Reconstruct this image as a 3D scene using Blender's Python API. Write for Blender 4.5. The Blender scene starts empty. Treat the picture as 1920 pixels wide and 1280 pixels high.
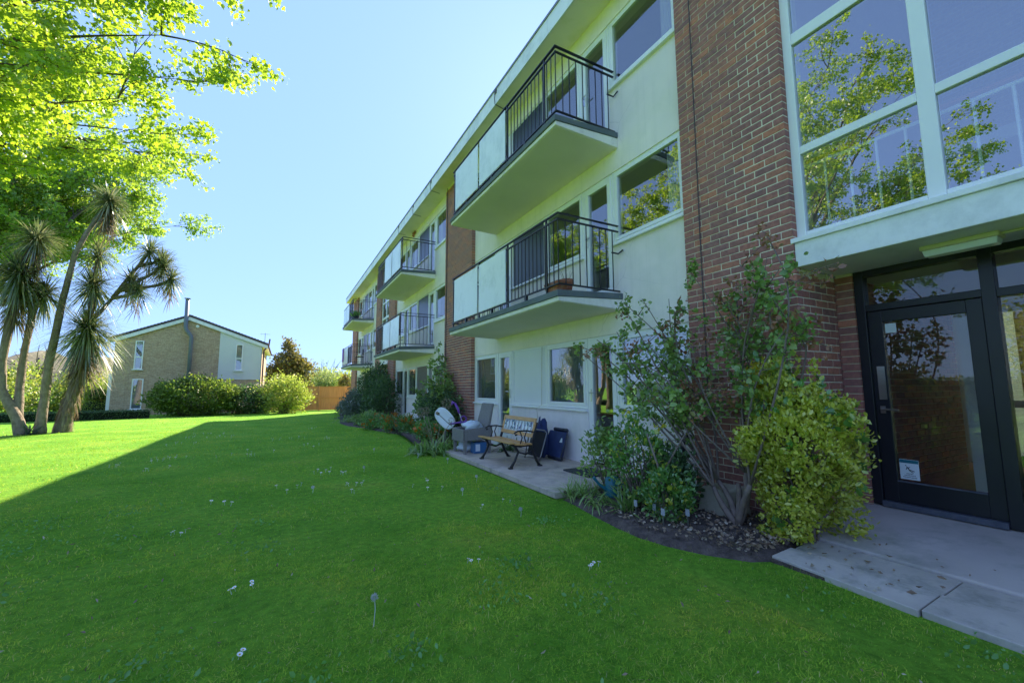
import bpy, math, random
import numpy as np
from mathutils import Matrix, Vector
random.seed(7)
rng = np.random.default_rng(11)
R = math.radians
scn = bpy.context.scene
col = scn.collection

# ---------------------------------------------------------------- camera
YAW, PITCH, ROLL = R(28.381), R(6.213), R(-0.229)
fw = Vector((math.sin(YAW)*math.cos(PITCH), math.cos(YAW)*math.cos(PITCH), math.sin(PITCH)))
r0 = Vector((math.cos(YAW), -math.sin(YAW), 0)); u0 = r0.cross(fw)
rt = r0*math.cos(ROLL)+u0*math.sin(ROLL); up = -r0*math.sin(ROLL)+u0*math.cos(ROLL)
EYE = Vector((0, 0, 1.31))
cd = bpy.data.cameras.new('camera'); cam = bpy.data.objects.new('camera', cd); col.objects.link(cam)
cd.sensor_width = 36; cd.lens = 792.07/1920*36; cd.clip_start = .05; cd.clip_end = 3000
m = Matrix((rt, up, -fw)).transposed().to_4x4(); m.translation = EYE
cam.matrix_world = m
scn.camera = cam
# ---------------------------------------------------------------- sky, sun, exposure
SUN = Vector((6.88, 9.6, 8.19)).normalized()
EL = math.asin(SUN.z); AZ = math.atan2(SUN.x, SUN.y)
w = bpy.data.worlds.new('World'); scn.world = w; w.use_nodes = True
nt = w.node_tree; nt.nodes.clear()
sky = nt.nodes.new('ShaderNodeTexSky'); sky.sky_type = 'NISHITA'; sky.sun_disc = False
sky.sun_elevation = EL; sky.sun_rotation = AZ; sky.air_density = 1.0; sky.dust_density = .4; sky.ozone_density = 2.0; sky.altitude = 50
bg = nt.nodes.new('ShaderNodeBackground'); bg.inputs[1].default_value = .15
wo = nt.nodes.new('ShaderNodeOutputWorld')
gm = nt.nodes.new('ShaderNodeGamma'); gm.inputs[1].default_value = .25          # one even tone curve over the whole sky
hs_ = nt.nodes.new('ShaderNodeHueSaturation'); hs_.inputs['Saturation'].default_value = 1.0
nt.links.new(sky.outputs[0], gm.inputs[0]); nt.links.new(gm.outputs[0], hs_.inputs['Color']); mt0 = nt.nodes.new('ShaderNodeMix'); mt0.data_type = 'RGBA'; mt0.blend_type = 'MULTIPLY'; mt0.inputs[0].default_value = 1; mt0.inputs[7].default_value = (.325, .485, .86, 1)
nt.links.new(hs_.outputs[0], mt0.inputs[6]); nt.links.new(mt0.outputs[2], bg.inputs[0]); nt.links.new(bg.outputs[0], wo.inputs[0])
sl = bpy.data.lights.new('sun', 'SUN'); sl.energy = 2.0; sl.angle = R(.53); sl.color = (1, .87, .68)
so = bpy.data.objects.new('sun', sl); col.objects.link(so)
so.rotation_euler = SUN.to_track_quat('Z', 'Y').to_euler(); so.location = (30, 40, 40)
scn.view_settings.view_transform = 'Standard'; scn.view_settings.look = 'None'
scn.view_settings.exposure = 3.0; scn.view_settings.gamma = 1; scn.view_settings.use_curve_mapping = False
scn.render.engine = 'CYCLES'; scn.cycles.use_denoising = True
scn.cycles.max_bounces = 8; scn.cycles.transparent_max_bounces = 24; scn.cycles.glossy_bounces = 4
scn.cycles.caustics_reflective = False; scn.cycles.caustics_refractive = False
scn.cycles.sample_clamp_indirect = 6

# ---------------------------------------------------------------- materials
def newmat(name):
    m = bpy.data.materials.new(name); m.use_nodes = True
    t = m.node_tree; t.nodes.clear()
    o = t.nodes.new('ShaderNodeOutputMaterial')
    return m, t, o
def N(t, typ, **kw):
    n = t.nodes.new(typ)
    for k, v in kw.items():
        if k.startswith('i_'): n.inputs[int(k[2:])].default_value = v
        else: setattr(n, k, v)
    return n
def mixc(t, fac, a, b, blend='MIX'):
    n = t.nodes.new('ShaderNodeMix'); n.data_type = 'RGBA'; n.blend_type = blend
    for s, v in ((n.inputs[0], fac), (n.inputs[6], a), (n.inputs[7], b)):
        if hasattr(v, 'links') or isinstance(v, bpy.types.NodeSocket): t.links.new(v, s)
        elif isinstance(v, (tuple, list)): s.default_value = (*v[:3], 1)
        else: s.default_value = v
    return n.outputs[2]
def noise(t, scale, detail=3, rough=.55, vec=None, stretch=None):
    n = N(t, 'ShaderNodeTexNoise'); n.inputs['Scale'].default_value = scale
    n.inputs['Detail'].default_value = detail; n.inputs['Roughness'].default_value = rough
    if vec is None:
        g = N(t, 'ShaderNodeNewGeometry'); vec = g.outputs['Position']
    if stretch:
        mp = N(t, 'ShaderNodeMapping'); mp.inputs['Scale'].default_value = stretch
        t.links.new(vec, mp.inputs[0]); vec = mp.outputs[0]
    t.links.new(vec, n.inputs['Vector'])
    return n.outputs['Fac']
def ramp(t, fac, stops):
    r = N(t, 'ShaderNodeValToRGB'); e = r.color_ramp.elements
    while len(e) < len(stops): e.new(.5)
    for q, (p, c) in zip(e, stops): q.position = p; q.color = (*c, 1)
    t.links.new(fac, r.inputs[0]); return r.outputs[0]
def bump(t, h, strength, dist):
    b = N(t, 'ShaderNodeBump'); b.inputs['Strength'].default_value = strength; b.inputs['Distance'].default_value = dist
    t.links.new(h, b.inputs['Height']); return b.outputs[0]
def surf(name, c, rough=.7, var=.12, vscale=3, bscale=60, bstr=.3, bdist=.004, metal=0, dirt=None, dscale=1.2, stretch=None, spec=.5, streak=0):
    """plain painted / stone / wood surface: base colour, broad tone variation, fine relief, optional stains"""
    m, t, o = newmat(name)
    p = N(t, 'ShaderNodeBsdfPrincipled'); t.links.new(p.outputs[0], o.inputs[0])
    n1 = noise(t, vscale, 4, stretch=stretch)
    a = tuple(x*(1-var) for x in c); b = tuple(min(1, x*(1+var)) for x in c)
    cc = ramp(t, n1, [(.3, a), (.7, b)])
    if dirt:
        n2 = noise(t, dscale, 6, .7)
        fac = ramp(t, n2, [(.48, (0, 0, 0)), (.72, (1, 1, 1))])
        cc = mixc(t, fac, cc, dirt)
    if streak:                      # rain streaks running down the face, and hairline crazing
        n3 = noise(t, 1, 5, .7, stretch=(9, 9, .35)); cc = mixc(t, ramp(t, n3, [(.52, (0, 0, 0)), (.75, (streak, streak, streak))]), cc, tuple(x*.62 for x in c))
        v = N(t, 'ShaderNodeTexVoronoi', feature='DISTANCE_TO_EDGE'); v.inputs['Scale'].default_value = 1.1
        gg = N(t, 'ShaderNodeNewGeometry'); wv = mixc(t, .12, gg.outputs['Position'], noise(t, 3, 4)); t.links.new(wv, v.inputs['Vector'])
        cr_ = ramp(t, v.outputs['Distance'], [(0, (.35, .35, .35)), (.006, (0, 0, 0))]); n4 = ramp(t, noise(t, .7, 2), [(.5, (0, 0, 0)), (.6, (1, 1, 1))])
        cc = mixc(t, mixc(t, 1.0, cr_, n4, 'MULTIPLY'), cc, tuple(x*.5 for x in c))
    t.links.new(cc, p.inputs['Base Color'])
    p.inputs['Roughness'].default_value = rough; p.inputs['Metallic'].default_value = metal
    p.inputs['Specular IOR Level'].default_value = spec
    if bstr: t.links.new(bump(t, noise(t, bscale, 4, stretch=stretch), bstr, bdist), p.inputs['Normal'])
    return m
def leafmat(name, c1, c2, c3=None, trans=.45, tcol=None, rough=.45, gloss=.06):
    m, t, o = newmat(name)
    g = N(t, 'ShaderNodeNewGeometry')
    st = [(0, c1), (.6, c2), (1, c3 or c2)]
    cc = ramp(t, g.outputs['Random Per Island'], st)
    n = noise(t, 1.3, 3); fac = ramp(t, n, [(.35, (.75, .75, .75)), (.65, (1.15, 1.15, 1.15))])
    cc = mixc(t, 1.0, cc, fac, 'MULTIPLY')
    d = N(t, 'ShaderNodeBsdfDiffuse'); t.links.new(cc, d.inputs[0])
    tr = N(t, 'ShaderNodeBsdfTranslucent')
    if tcol: t.links.new(mixc(t, .75, cc, tcol), tr.inputs[0])
    else: t.links.new(cc, tr.inputs[0])
    mx = N(t, 'ShaderNodeMixShader'); mx.inputs[0].default_value = trans
    t.links.new(d.outputs[0], mx.inputs[1]); t.links.new(tr.outputs[0], mx.inputs[2])
    gl = N(t, 'ShaderNodeBsdfGlossy'); gl.inputs['Roughness'].default_value = rough
    m2 = N(t, 'ShaderNodeMixShader'); m2.inputs[0].default_value = gloss
    t.links.new(mx.outputs[0], m2.inputs[1]); t.links.new(gl.outputs[0], m2.inputs[2])
    t.links.new(m2.outputs[0], o.inputs[0])
    return m
def glassmat(name, ior=1.9, tint=(.86, .9, .9), wave=.02, wscale=2.2):
    m, t, o = newmat(name)
    fr = N(t, 'ShaderNodeFresnel'); fr.inputs[0].default_value = ior
    g = N(t, 'ShaderNodeNewGeometry')
    inv = N(t, 'ShaderNodeMath', operation='SUBTRACT'); inv.inputs[0].default_value = 1; t.links.new(g.outputs['Backfacing'], inv.inputs[1])
    mu = N(t, 'ShaderNodeMath', operation='MULTIPLY'); t.links.new(fr.outputs[0], mu.inputs[0]); t.links.new(inv.outputs[0], mu.inputs[1])
    tr = N(t, 'ShaderNodeBsdfTransparent'); tr.inputs[0].default_value = (*tint, 1)
    gl = N(t, 'ShaderNodeBsdfGlossy'); gl.inputs['Roughness'].default_value = 0.0
    if wave:
        t.links.new(bump(t, noise(t, wscale, 2), wave, .05), gl.inputs['Normal'])
    mx = N(t, 'ShaderNodeMixShader'); t.links.new(mu.outputs[0], mx.inputs[0])
    t.links.new(tr.outputs[0], mx.inputs[1]); t.links.new(gl.outputs[0], mx.inputs[2])
    t.links.new(mx.outputs[0], o.inputs[0])
    return m
def brickmat(name, stops, bs=90):
    m, t, o = newmat(name)
    p = N(t, 'ShaderNodeBsdfPrincipled'); t.links.new(p.outputs[0], o.inputs[0])
    g = N(t, 'ShaderNodeNewGeometry'); oi = N(t, 'ShaderNodeObjectInfo')
    ad = N(t, 'ShaderNodeMath', operation='ADD'); t.links.new(g.outputs['Random Per Island'], ad.inputs[0]); t.links.new(oi.outputs['Random'], ad.inputs[1])
    fr = N(t, 'ShaderNodeMath', operation='FRACT'); t.links.new(ad.outputs[0], fr.inputs[0])
    cc = ramp(t, fr.outputs[0], stops)
    n = noise(t, 22, 5, .65); cc = mixc(t, 1.0, cc, ramp(t, n, [(.3, (.68, .66, .7)), (.7, (1.2, 1.15, 1.1))]), 'MULTIPLY')
    n = noise(t, 2.2, 4, .6); cc = mixc(t, ramp(t, n, [(.55, (0, 0, 0)), (.8, (.25, .25, .25))]), cc, (.38, .27, .24))
    t.links.new(cc, p.inputs['Base Color']); p.inputs['Roughness'].default_value = .85
    t.links.new(bump(t, noise(t, bs, 5, .7), .5, .003), p.inputs['Normal'])
    return m
M = {}
M['brick'] = brickmat('brick', [(0, (.40, .165, .13)), (.3, (.29, .14, .13)), (.55, (.45, .18, .135)), (.72, (.32, .15, .14)), (.88, (.46, .19, .13)), (1, (.54, .205, .125))])
M['mortar'] = surf('mortar', (.76, .67, .51), .95, .15, 9, 120, .5, .003)
M['mortar_dark'] = surf('mortar_dark', (.4, .33, .25), .95, .15, 9, 120, .5, .003)
M['render'] = surf('cream_render', (.93, .83, .77), .9, .05, 1.2, 130, .45, .004, dirt=(.8, .74, .66), dscale=.8, streak=.22)
M['render_pale'] = surf('pale_render', (.93, .85, .84), .9, .05, 1.2, 130, .35, .004, dirt=(.78, .74, .72), dscale=.9, streak=.2)
M['soffit'] = surf('soffit_paint', (.92, .80, .74), .85, .05, .9, 60, .12, .003, dirt=(.72, .66, .46), dscale=1.0)
M['fascia'] = surf('fascia_white', (.88, .88, .88), .45, .05, 1.5, 30, .05, .002, dirt=(.62, .64, .64), dscale=1.6)
M['roof_edge'] = surf('roof_edge_trim', (.2, .2, .25), .5, .1)
M['upvc'] = surf('white_upvc', (.88, .88, .88), .3, .02, 2, 20, .02, .001)
M['white_paint'] = surf('white_paint', (.88, .88, .87), .4, .04, 2, 40, .1, .002, dirt=(.68, .69, .68), dscale=2.5)
M['glass'] = glassmat('window_glass', 3.3, (.86, .9, .9), .012)
M['glass_stair'] = glassmat('stair_glass', 4.4, (.92, .95, .95), .012, 1.6)
M['glass_door'] = glassmat('door_glass', 2.0, (.93, .95, .95), .008)
M['film'] = glassmat('film_glass', 3.4, (.6, .66, .68), .07, 2.5)
M['balc_glass'] = surf('frosted_balcony_panel', (.84, .87, .88), .25, .03, 2, 5, 0, .001, dirt=(.62, .67, .66), dscale=1.6)
M['dark_panel'] = surf('dark_blue_panel', (.035, .05, .085), .35, .15, 1.5, 90, .15, .002)
M['brown_panel'] = surf('brown_grey_panel', (.15, .125, .115), .5, .1, 1.5, 90, .1, .002)
M['white_panel'] = surf('white_panel', (.80, .81, .84), .4, .02, 1.5, 60, .1, .002)
M['black_metal'] = surf('black_railing_paint', (.018, .018, .024), .4, .2, 8, 50, .2, .002)
M['slate_trim'] = surf('slate_edge_paint', (.115, .14, .155), .75, .15, 2.5, 80, .3, .003, dirt=(.17, .18, .17), dscale=4)
M['conc_white'] = surf('painted_concrete', (.84, .80, .74), .85, .06, 2, 70, .3, .004, dirt=(.66, .62, .54), dscale=3, streak=.3)
M['slab_under'] = surf('slab_soffit_paint', (.92, .80, .82), .9, .04, 1.2, 50, .15, .003)
M['black_frame'] = surf('black_door_paint', (.016, .017, .024), .35, .15, 4, 40, .1, .002)
M['dark_frame_lite'] = surf('worn_sill_paint', (.07, .08, .11), .55, .3, 9, 60, .3, .003, dirt=(.13, .13, .15), dscale=12)
M['steel'] = surf('brushed_steel', (.62, .64, .66), .28, .05, 30, 40, .05, .001, metal=1)
M['carpet'] = surf('red_brown_carpet', (.4, .14, .09), .97, .12, 9, 300, .4, .004)
M['room_wall'] = surf('room_wall_paint', (.55, .53, .48), .9, .05, 1.5, 40, .1, .003)
M['room_floor'] = surf('room_floor', (.2, .15, .11), .7, .12)
M['curtain'] = surf('curtain_cloth', (.62, .58, .52), .95, .08, 2, 60, .2, .004, stretch=(1, 8, .4))
M['blind'] = surf('grey_blind', (.36, .38, .42), .85, .04)
M['orange_rail'] = surf('orange_handrail', (.42, .12, .05), .4, .1)
M['wallpink'] = surf('stair_wall', (.62, .5, .5), .9, .04)
M['lamp_body'] = surf('lamp_body_cream', (.66, .62, .36), .5, .08)
M['lamp_diff'] = surf('lamp_diffuser', (.78, .82, .80), .25, .04)
M['cable'] = surf('cable_dark', (.06, .05, .055), .6, .1)
M['cable_pale'] = surf('cable_pale', (.6, .56, .46), .6, .1)
M['concrete'] = surf('concrete_slab', (.48, .43, .385), .9, .14, 2.4, 110, .55, .005, dirt=(.22, .22, .19), dscale=3.2)
M['concrete2'] = surf('entrance_concrete', (.50, .44, .41), .9, .12, 2.0, 110, .5, .004, dirt=(.3, .29, .25), dscale=2.2)
M['paving'] = surf('patio_paving', (.54, .45, .38), .92, .15, 3, 90, .5, .005, dirt=(.3, .26, .24), dscale=4)
M['stone'] = surf('pale_stone', (.5, .45, .34), .9, .15, 5, 50, .6, .008, dirt=(.24, .25, .16), dscale=5)
M['wood'] = surf('varnished_pine', (.58, .32, .12), .45, .18, 5, 60, .2, .002, stretch=(14, 1.2, 14))
M['iron'] = surf('black_cast_iron', (.02, .018, .02), .45, .2, 12, 60, .35, .003)
M['mosaic_w'] = surf('mosaic_white', (.7, .74, .76), .3, .1, 20)
M['mosaic_b'] = surf('mosaic_blue', (.08, .12, .3), .3, .2, 20)
M['wicker'] = surf('grey_wicker', (.26, .24, .23), .8, .2, 30, 160, .9, .01, stretch=(1, 1, 3))
M['plastic_bag'] = surf('white_plastic_bag', (.62, .68, .76), .35, .08, 6, 25, .6, .02)
M['purple'] = surf('purple_plastic', (.19, .05, .36), .35, .1)
M['dish'] = surf('dish_grey', (.72, .74, .76), .45, .05)
M['navy'] = surf('navy_fabric', (.03, .05, .15), .75, .2, 6, 200, .3, .003)
M['navy_dark'] = surf('navy_plastic', (.02, .025, .045), .45, .15)
M['label_white'] = surf('label_white', (.72, .78, .82), .5, .03)
M['blackcloth'] = surf('black_cloth', (.012, .012, .018), .8, .2, 8, 120, .3, .004)
M['alu'] = surf('grey_tube', (.3, .3, .31), .4, .05, metal=1)
M['terracotta'] = surf('terracotta', (.33, .11, .055), .85, .15, 12, 80, .3, .003, dirt=(.42, .24, .17), dscale=9)
M['mat_dark'] = surf('rubber_mat', (.05, .055, .055), .9, .2, 40, 200, .8, .006)
M['teal'] = surf('teal_plastic', (.02, .16, .21), .4, .1)
M['blue_box'] = surf('blue_box', (.05, .17, .38), .5, .1)
M['soil'] = surf('soil', (.09, .066, .058), .98, .5, 14, 45, 1, .03, dirt=(.17, .13, .11), dscale=9)
M['house_brick'] = None
M['house_white'] = surf('house_render', (.72, .72, .71), .85, .03, 1, 60, .1, .003)
M['tile'] = surf('roof_tile', (.12, .1, .11), .85, .2, 3, 40, .4, .01)
M['flue'] = surf('flue_grey', (.16, .18, .22), .5, .1)
M['downpipe'] = surf('brown_downpipe', (.13, .035, .045), .45, .1)
M['fence'] = surf('fence_timber', (.52, .29, .12), .8, .16, 2.5, 50, .4, .004, stretch=(8, 8, .6))
M['bark'] = surf('grey_bark', (.14, .11, .09), .95, .25, 5, 30, 1, .03, stretch=(3, 3, .8), dirt=(.2, .18, .13), dscale=4)
M['bark_pale'] = surf('palm_bark', (.34, .27, .21), .95, .25, 6, 22, 1, .04, stretch=(3, 3, 1.2), dirt=(.2, .15, .11), dscale=5)
M['stem'] = surf('shrub_stem', (.2, .15, .125), .9, .25, 14, 60, .8, .006)
M['stem_green'] = surf('green_stem', (.1, .13, .05), .7, .2)
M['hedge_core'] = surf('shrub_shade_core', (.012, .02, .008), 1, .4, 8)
M['daisy'] = surf('daisy_white', (.82, .82, .84), .6, .03)
M['daisy_eye'] = surf('daisy_yellow', (.7, .45, .03), .6, .05)
M['seed'] = leafmat('seed_fluff', (.85, .85, .85), (.9, .9, .9), trans=.5)
M['dryhead'] = leafmat('dry_seedhead', (.3, .22, .14), (.42, .33, .22), trans=.4)
M['maple'] = leafmat('maple_leaf', (.15, .31, .02), (.24, .42, .03), (.40, .50, .05), .55, (.56, .76, .04))
M['maple2'] = leafmat('far_maple_leaf', (.14, .29, .025), (.22, .39, .04), (.33, .44, .05), .55, (.5, .72, .06))
M['sword'] = leafmat('cordyline_leaf', (.10, .15, .06), (.2, .26, .1), (.42, .42, .2), .4, rough=.35, gloss=.14)
M['deadleaf'] = leafmat('cordyline_dead_leaf', (.17, .12, .07), (.25, .19, .11), (.3, .24, .16), .35)
M['rose'] = leafmat('rose_leaf', (.17, .31, .06), (.27, .43, .09), (.36, .48, .1), .4, gloss=.08)
M['rose_red'] = leafmat('rose_new_leaf', (.36, .15, .08), (.42, .2, .1), (.28, .3, .1), .4)
M['hip'] = surf('rose_hip', (.3, .03, .02), .4, .1)
M['euon'] = leafmat('variegated_leaf', (.4, .5, .04), (.7, .72, .06), (.9, .84, .16), .45, gloss=.1)
M['euon_gold'] = leafmat('golden_leaf', (.65, .5, .02), (.75, .58, .03), (.6, .52, .05), .4)
M['green_leaf'] = leafmat('green_leaf', (.1, .26, .04), (.15, .36, .05), (.21, .42, .07), .4, gloss=.1)
M['dark_leaf'] = leafmat('dark_leaf', (.06, .12, .04), (.09, .18, .06), (.14, .24, .08), .35)
M['grey_leaf'] = leafmat('grey_green_leaf', (.12, .17, .12), (.18, .24, .17), (.25, .3, .23), .35)
M['strap'] = leafmat('strap_leaf', (.15, .29, .05), (.24, .42, .07), (.4, .48, .15), .42, gloss=.1)
M['laurel'] = leafmat('bush_leaf', (.10, .17, .025), (.18, .28, .035), (.34, .42, .05), .5)
M['lime'] = leafmat('lime_leaf', (.26, .36, .04), (.4, .5, .06), (.6, .62, .16), .5)
M['conifer'] = leafmat('bronze_leaf', (.12, .12, .03), (.22, .2, .04), (.38, .3, .06), .45)
M['pale_tree'] = leafmat('pale_green_leaf', (.28, .36, .1), (.4, .48, .13), (.5, .56, .22), .5)
M['garden'] = leafmat('garden_leaf', (.2, .3, .04), (.32, .42, .05), (.48, .48, .07), .5)
M['blossom'] = leafmat('pink_white_blossom', (.5, .4, .42), (.6, .5, .5), trans=.4)
M['orange_fl'] = leafmat('orange_petal', (.55, .16, .01), (.65, .22, .015), trans=.4)
M['white_fl'] = leafmat('white_petal', (.7, .7, .72), (.75, .75, .75), trans=.4)
M['litter'] = leafmat('dry_leaf', (.22, .14, .09), (.38, .27, .18), (.58, .5, .38), .2)
M['weed'] = leafmat('weed_leaf', (.14, .37, .07), (.2, .45, .1), trans=.4)
def grassmats():
    m, t, o = newmat('grass_blade')
    g = N(t, 'ShaderNodeNewGeometry')
    cc = ramp(t, g.outputs['Random Per Island'], [(0, (.22, .49, .04)), (.4, (.33, .61, .06)), (.8, (.47, .67, .08)), (.93, (.6, .63, .15)), (1, (.7, .58, .28))])
    n = noise(t, .9, 4, .6); n5 = noise(t, 5.5, 3, .6); cc = mixc(t, 1.0, cc, ramp(t, n5, [(.33, (.6, .72, .7)), (.67, (1.3, 1.12, 1.2))]), 'MULTIPLY'); cc = mixc(t, 1.0, cc, ramp(t, n, [(.28, (.62, .78, .75)), (.5, (1, 1, 1)), (.66, (1.45, 1.08, 1.0)), (.78, (1.75, 1.1, 1.3))]), 'MULTIPLY')
    d = N(t, 'ShaderNodeBsdfDiffuse'); t.links.new(cc, d.inputs[0])
    tr = N(t, 'ShaderNodeBsdfTranslucent'); t.links.new(mixc(t, .5, cc, (.5, .62, .03)), tr.inputs[0])
    mx = N(t, 'ShaderNodeMixShader'); mx.inputs[0].default_value = .38
    t.links.new(d.outputs[0], mx.inputs[1]); t.links.new(tr.outputs[0], mx.inputs[2]); t.links.new(mx.outputs[0], o.inputs[0])
    m2, t, o = newmat('lawn_turf')
    p = N(t, 'ShaderNodeBsdfPrincipled'); t.links.new(p.outputs[0], o.inputs[0]); p.inputs['Roughness'].default_value = .95
    p.inputs['Specular IOR Level'].default_value = .1
    n = noise(t, .9, 4, .6); c = ramp(t, n, [(.3, (.14, .37, .03)), (.55, (.21, .46, .045)), (.7, (.30, .48, .06)), (.8, (.38, .48, .08))])
    n = noise(t, 14, 5, .7); c = mixc(t, 1.0, c, ramp(t, n, [(.3, (.6, .62, .6)), (.7, (1.25, 1.2, 1.15))]), 'MULTIPLY')
    t.links.new(c, p.inputs['Base Color'])
    t.links.new(bump(t, noise(t, 45, 5, .75), 1, .04), p.inputs['Normal'])
    return m, m2
M['grass'], M['turf'] = grassmats()
def housebrick():
    m, t, o = newmat('house_brickwork')
    p = N(t, 'ShaderNodeBsdfPrincipled'); t.links.new(p.outputs[0], o.inputs[0]); p.inputs['Roughness'].default_value = .9
    g = N(t, 'ShaderNodeNewGeometry'); sx = N(t, 'ShaderNodeSeparateXYZ'); t.links.new(g.outputs['Position'], sx.inputs[0])
    ad = N(t, 'ShaderNodeMath', operation='ADD'); t.links.new(sx.outputs[0], ad.inputs[0]); t.links.new(sx.outputs[1], ad.inputs[1])
    cb = N(t, 'ShaderNodeCombineXYZ'); t.links.new(ad.outputs[0], cb.inputs[0]); t.links.new(sx.outputs[2], cb.inputs[1])
    b = N(t, 'ShaderNodeTexBrick'); t.links.new(cb.outputs[0], b.inputs[0])
    b.inputs['Color1'].default_value = (.46, .30, .19, 1); b.inputs['Color2'].default_value = (.58, .42, .28, 1); b.inputs['Mortar'].default_value = (.52, .44, .35, 1)
    b.inputs['Scale'].default_value = 1; b.inputs['Brick Width'].default_value = .225; b.inputs['Row Height'].default_value = .075; b.inputs['Mortar Size'].default_value = .006
    b.inputs['Bias'].default_value = -.1
    n = noise(t, 9, 5, .8); c = mixc(t, 1.0, b.outputs[0], ramp(t, n, [(.3, (.62, .6, .6)), (.7, (1.3, 1.3, 1.25))]), 'MULTIPLY')
    t.links.new(c, p.inputs['Base Color'])
    return m
M['house_brick'] = housebrick()

# ---------------------------------------------------------------- mesh helpers
def link(o, parent=None):
    col.objects.link(o)
    if parent is not None:
        o.parent = parent; o.matrix_parent_inverse = Matrix.Translation(-Vector(PW.get(parent.name, (0, 0, 0)))) if parent.name in PW else Matrix()
    return o
PW = {}            # world position of Empty roots (their only transform)
def tag(o, label=None, cat=None, group=None, kind=None):
    if label: o['label'] = label
    if cat: o['category'] = cat
    if group: o['group'] = group
    if kind: o['kind'] = kind
    return o
def thing(name, label, cat, loc, group=None):
    o = bpy.data.objects.new(name, None); col.objects.link(o); o.location = loc; o.empty_display_size = .2
    PW[o.name] = tuple(loc)
    return tag(o, label, cat, group)
class MB:
    def __init__(s): s.v = []; s.f = []
    def add(s, vs, fs):
        b = len(s.v); s.v += [tuple(x) for x in vs]; s.f += [tuple(i+b for i in f) for f in fs]; return s
    def box(s, x0, x1, y0, y1, z0, z1):
        x0, x1 = min(x0, x1), max(x0, x1); y0, y1 = min(y0, y1), max(y0, y1); z0, z1 = min(z0, z1), max(z0, z1)
        return s.add([(x0, y0, z0), (x1, y0, z0), (x1, y1, z0), (x0, y1, z0), (x0, y0, z1), (x1, y0, z1), (x1, y1, z1), (x0, y1, z1)],
                     [(0, 3, 2, 1), (4, 5, 6, 7), (0, 1, 5, 4), (1, 2, 6, 5), (2, 3, 7, 6), (3, 0, 4, 7)])
    def hexa(s, p):
        return s.add(p, [(0, 3, 2, 1), (4, 5, 6, 7), (0, 1, 5, 4), (1, 2, 6, 5), (2, 3, 7, 6), (3, 0, 4, 7)])
    def tube(s, pts, rad, n=8, cap=True):
        pts = [Vector(p) for p in pts]
        if not isinstance(rad, (list, tuple)): rad = [rad]*len(pts)
        b = len(s.v); prev = None
        for i, p in enumerate(pts):
            d = (pts[min(i+1, len(pts)-1)]-pts[max(i-1, 0)])
            d = d.normalized() if d.length > 1e-9 else Vector((0, 0, 1))
            a = prev if prev is not None else (Vector((0, 0, 1)) if abs(d.z) < .9 else Vector((1, 0, 0)))
            a = (a-d*a.dot(d)); a = a.normalized() if a.length > 1e-6 else d.orthogonal().normalized(); prev = a; c = d.cross(a)
            for k in range(n):
                t = 2*math.pi*(k+.5)/n; q = p+(a*math.cos(t)+c*math.sin(t))*rad[i]; s.v.append(tuple(q))
        for i in range(len(pts)-1):
            for k in range(n):
                k2 = (k+1) % n; s.f.append((b+i*n+k, b+i*n+k2, b+(i+1)*n+k2, b+(i+1)*n+k))
        if cap:
            s.f.append(tuple(b+k for k in reversed(range(n)))); e = b+(len(pts)-1)*n; s.f.append(tuple(e+k for k in range(n)))
        return s
    def prism(s, poly, axis, a, b):
        """extrude a 2-D polygon along an axis (0 x, 1 y, 2 z) from a to b"""
        def P(u, v, w): return [(w, u, v), (u, w, v), (u, v, w)][axis]
        n = len(poly); return s.add([P(u, v, a) for u, v in poly]+[P(u, v, b) for u, v in poly],
            [tuple(range(n)), tuple(reversed(range(n, 2*n)))]+[(i, i+n, (i+1) % n+n, (i+1) % n) for i in range(n)])
    def lathe(s, c, prof, n=20):
        b = len(s.v)
        for r, z in prof:
            for k in range(n):
                t = 2*math.pi*k/n; s.v.append((c[0]+r*math.cos(t), c[1]+r*math.sin(t), c[2]+z))
        for i in range(len(prof)-1):
            for k in range(n):
                k2 = (k+1) % n; s.f.append((b+i*n+k, b+i*n+k2, b+(i+1)*n+k2, b+(i+1)*n+k))
        return s
    def obj(s, name, mat, parent=None, smooth=False, bevel=0, fixn=False):
        me = bpy.data.meshes.new(name); me.from_pydata(s.v, [], s.f); me.validate()
        if fixn:
            import bmesh
            bm = bmesh.new(); bm.from_mesh(me); bmesh.ops.recalc_face_normals(bm, faces=bm.faces); bm.to_mesh(me); bm.free()
        me.materials.append(M[mat] if isinstance(mat, str) else mat)
        if smooth: me.polygons.foreach_set('use_smooth', [True]*len(me.polygons))
        o = bpy.data.objects.new(name, me); link(o, parent)
        if bevel:
            b = o.modifiers.new('bevel', 'BEVEL'); b.width = bevel; b.segments = 2; b.limit_method = 'ANGLE'
        return o
def box(name, mat, parent, x0, x1, y0, y1, z0, z1, bevel=0):
    return MB().box(x0, x1, y0, y1, z0, z1).obj(name, mat, parent, bevel=bevel)
def npmesh(name, V, F, mat, parent=None):
    """V (n,3), F (m,k) with one polygon size"""
    me = bpy.data.meshes.new(name); n, k = F.shape
    me.vertices.add(len(V)); me.vertices.foreach_set('co', V.astype(np.float32).ravel())
    me.loops.add(n*k); me.loops.foreach_set('vertex_index', F.astype(np.int32).ravel())
    me.polygons.add(n); me.polygons.foreach_set('loop_start', np.arange(0, n*k, k, dtype=np.int32))
    me.update(calc_edges=True); me.materials.append(M[mat] if isinstance(mat, str) else mat)
    o = bpy.data.objects.new(name, me); return link(o, parent)
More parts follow.
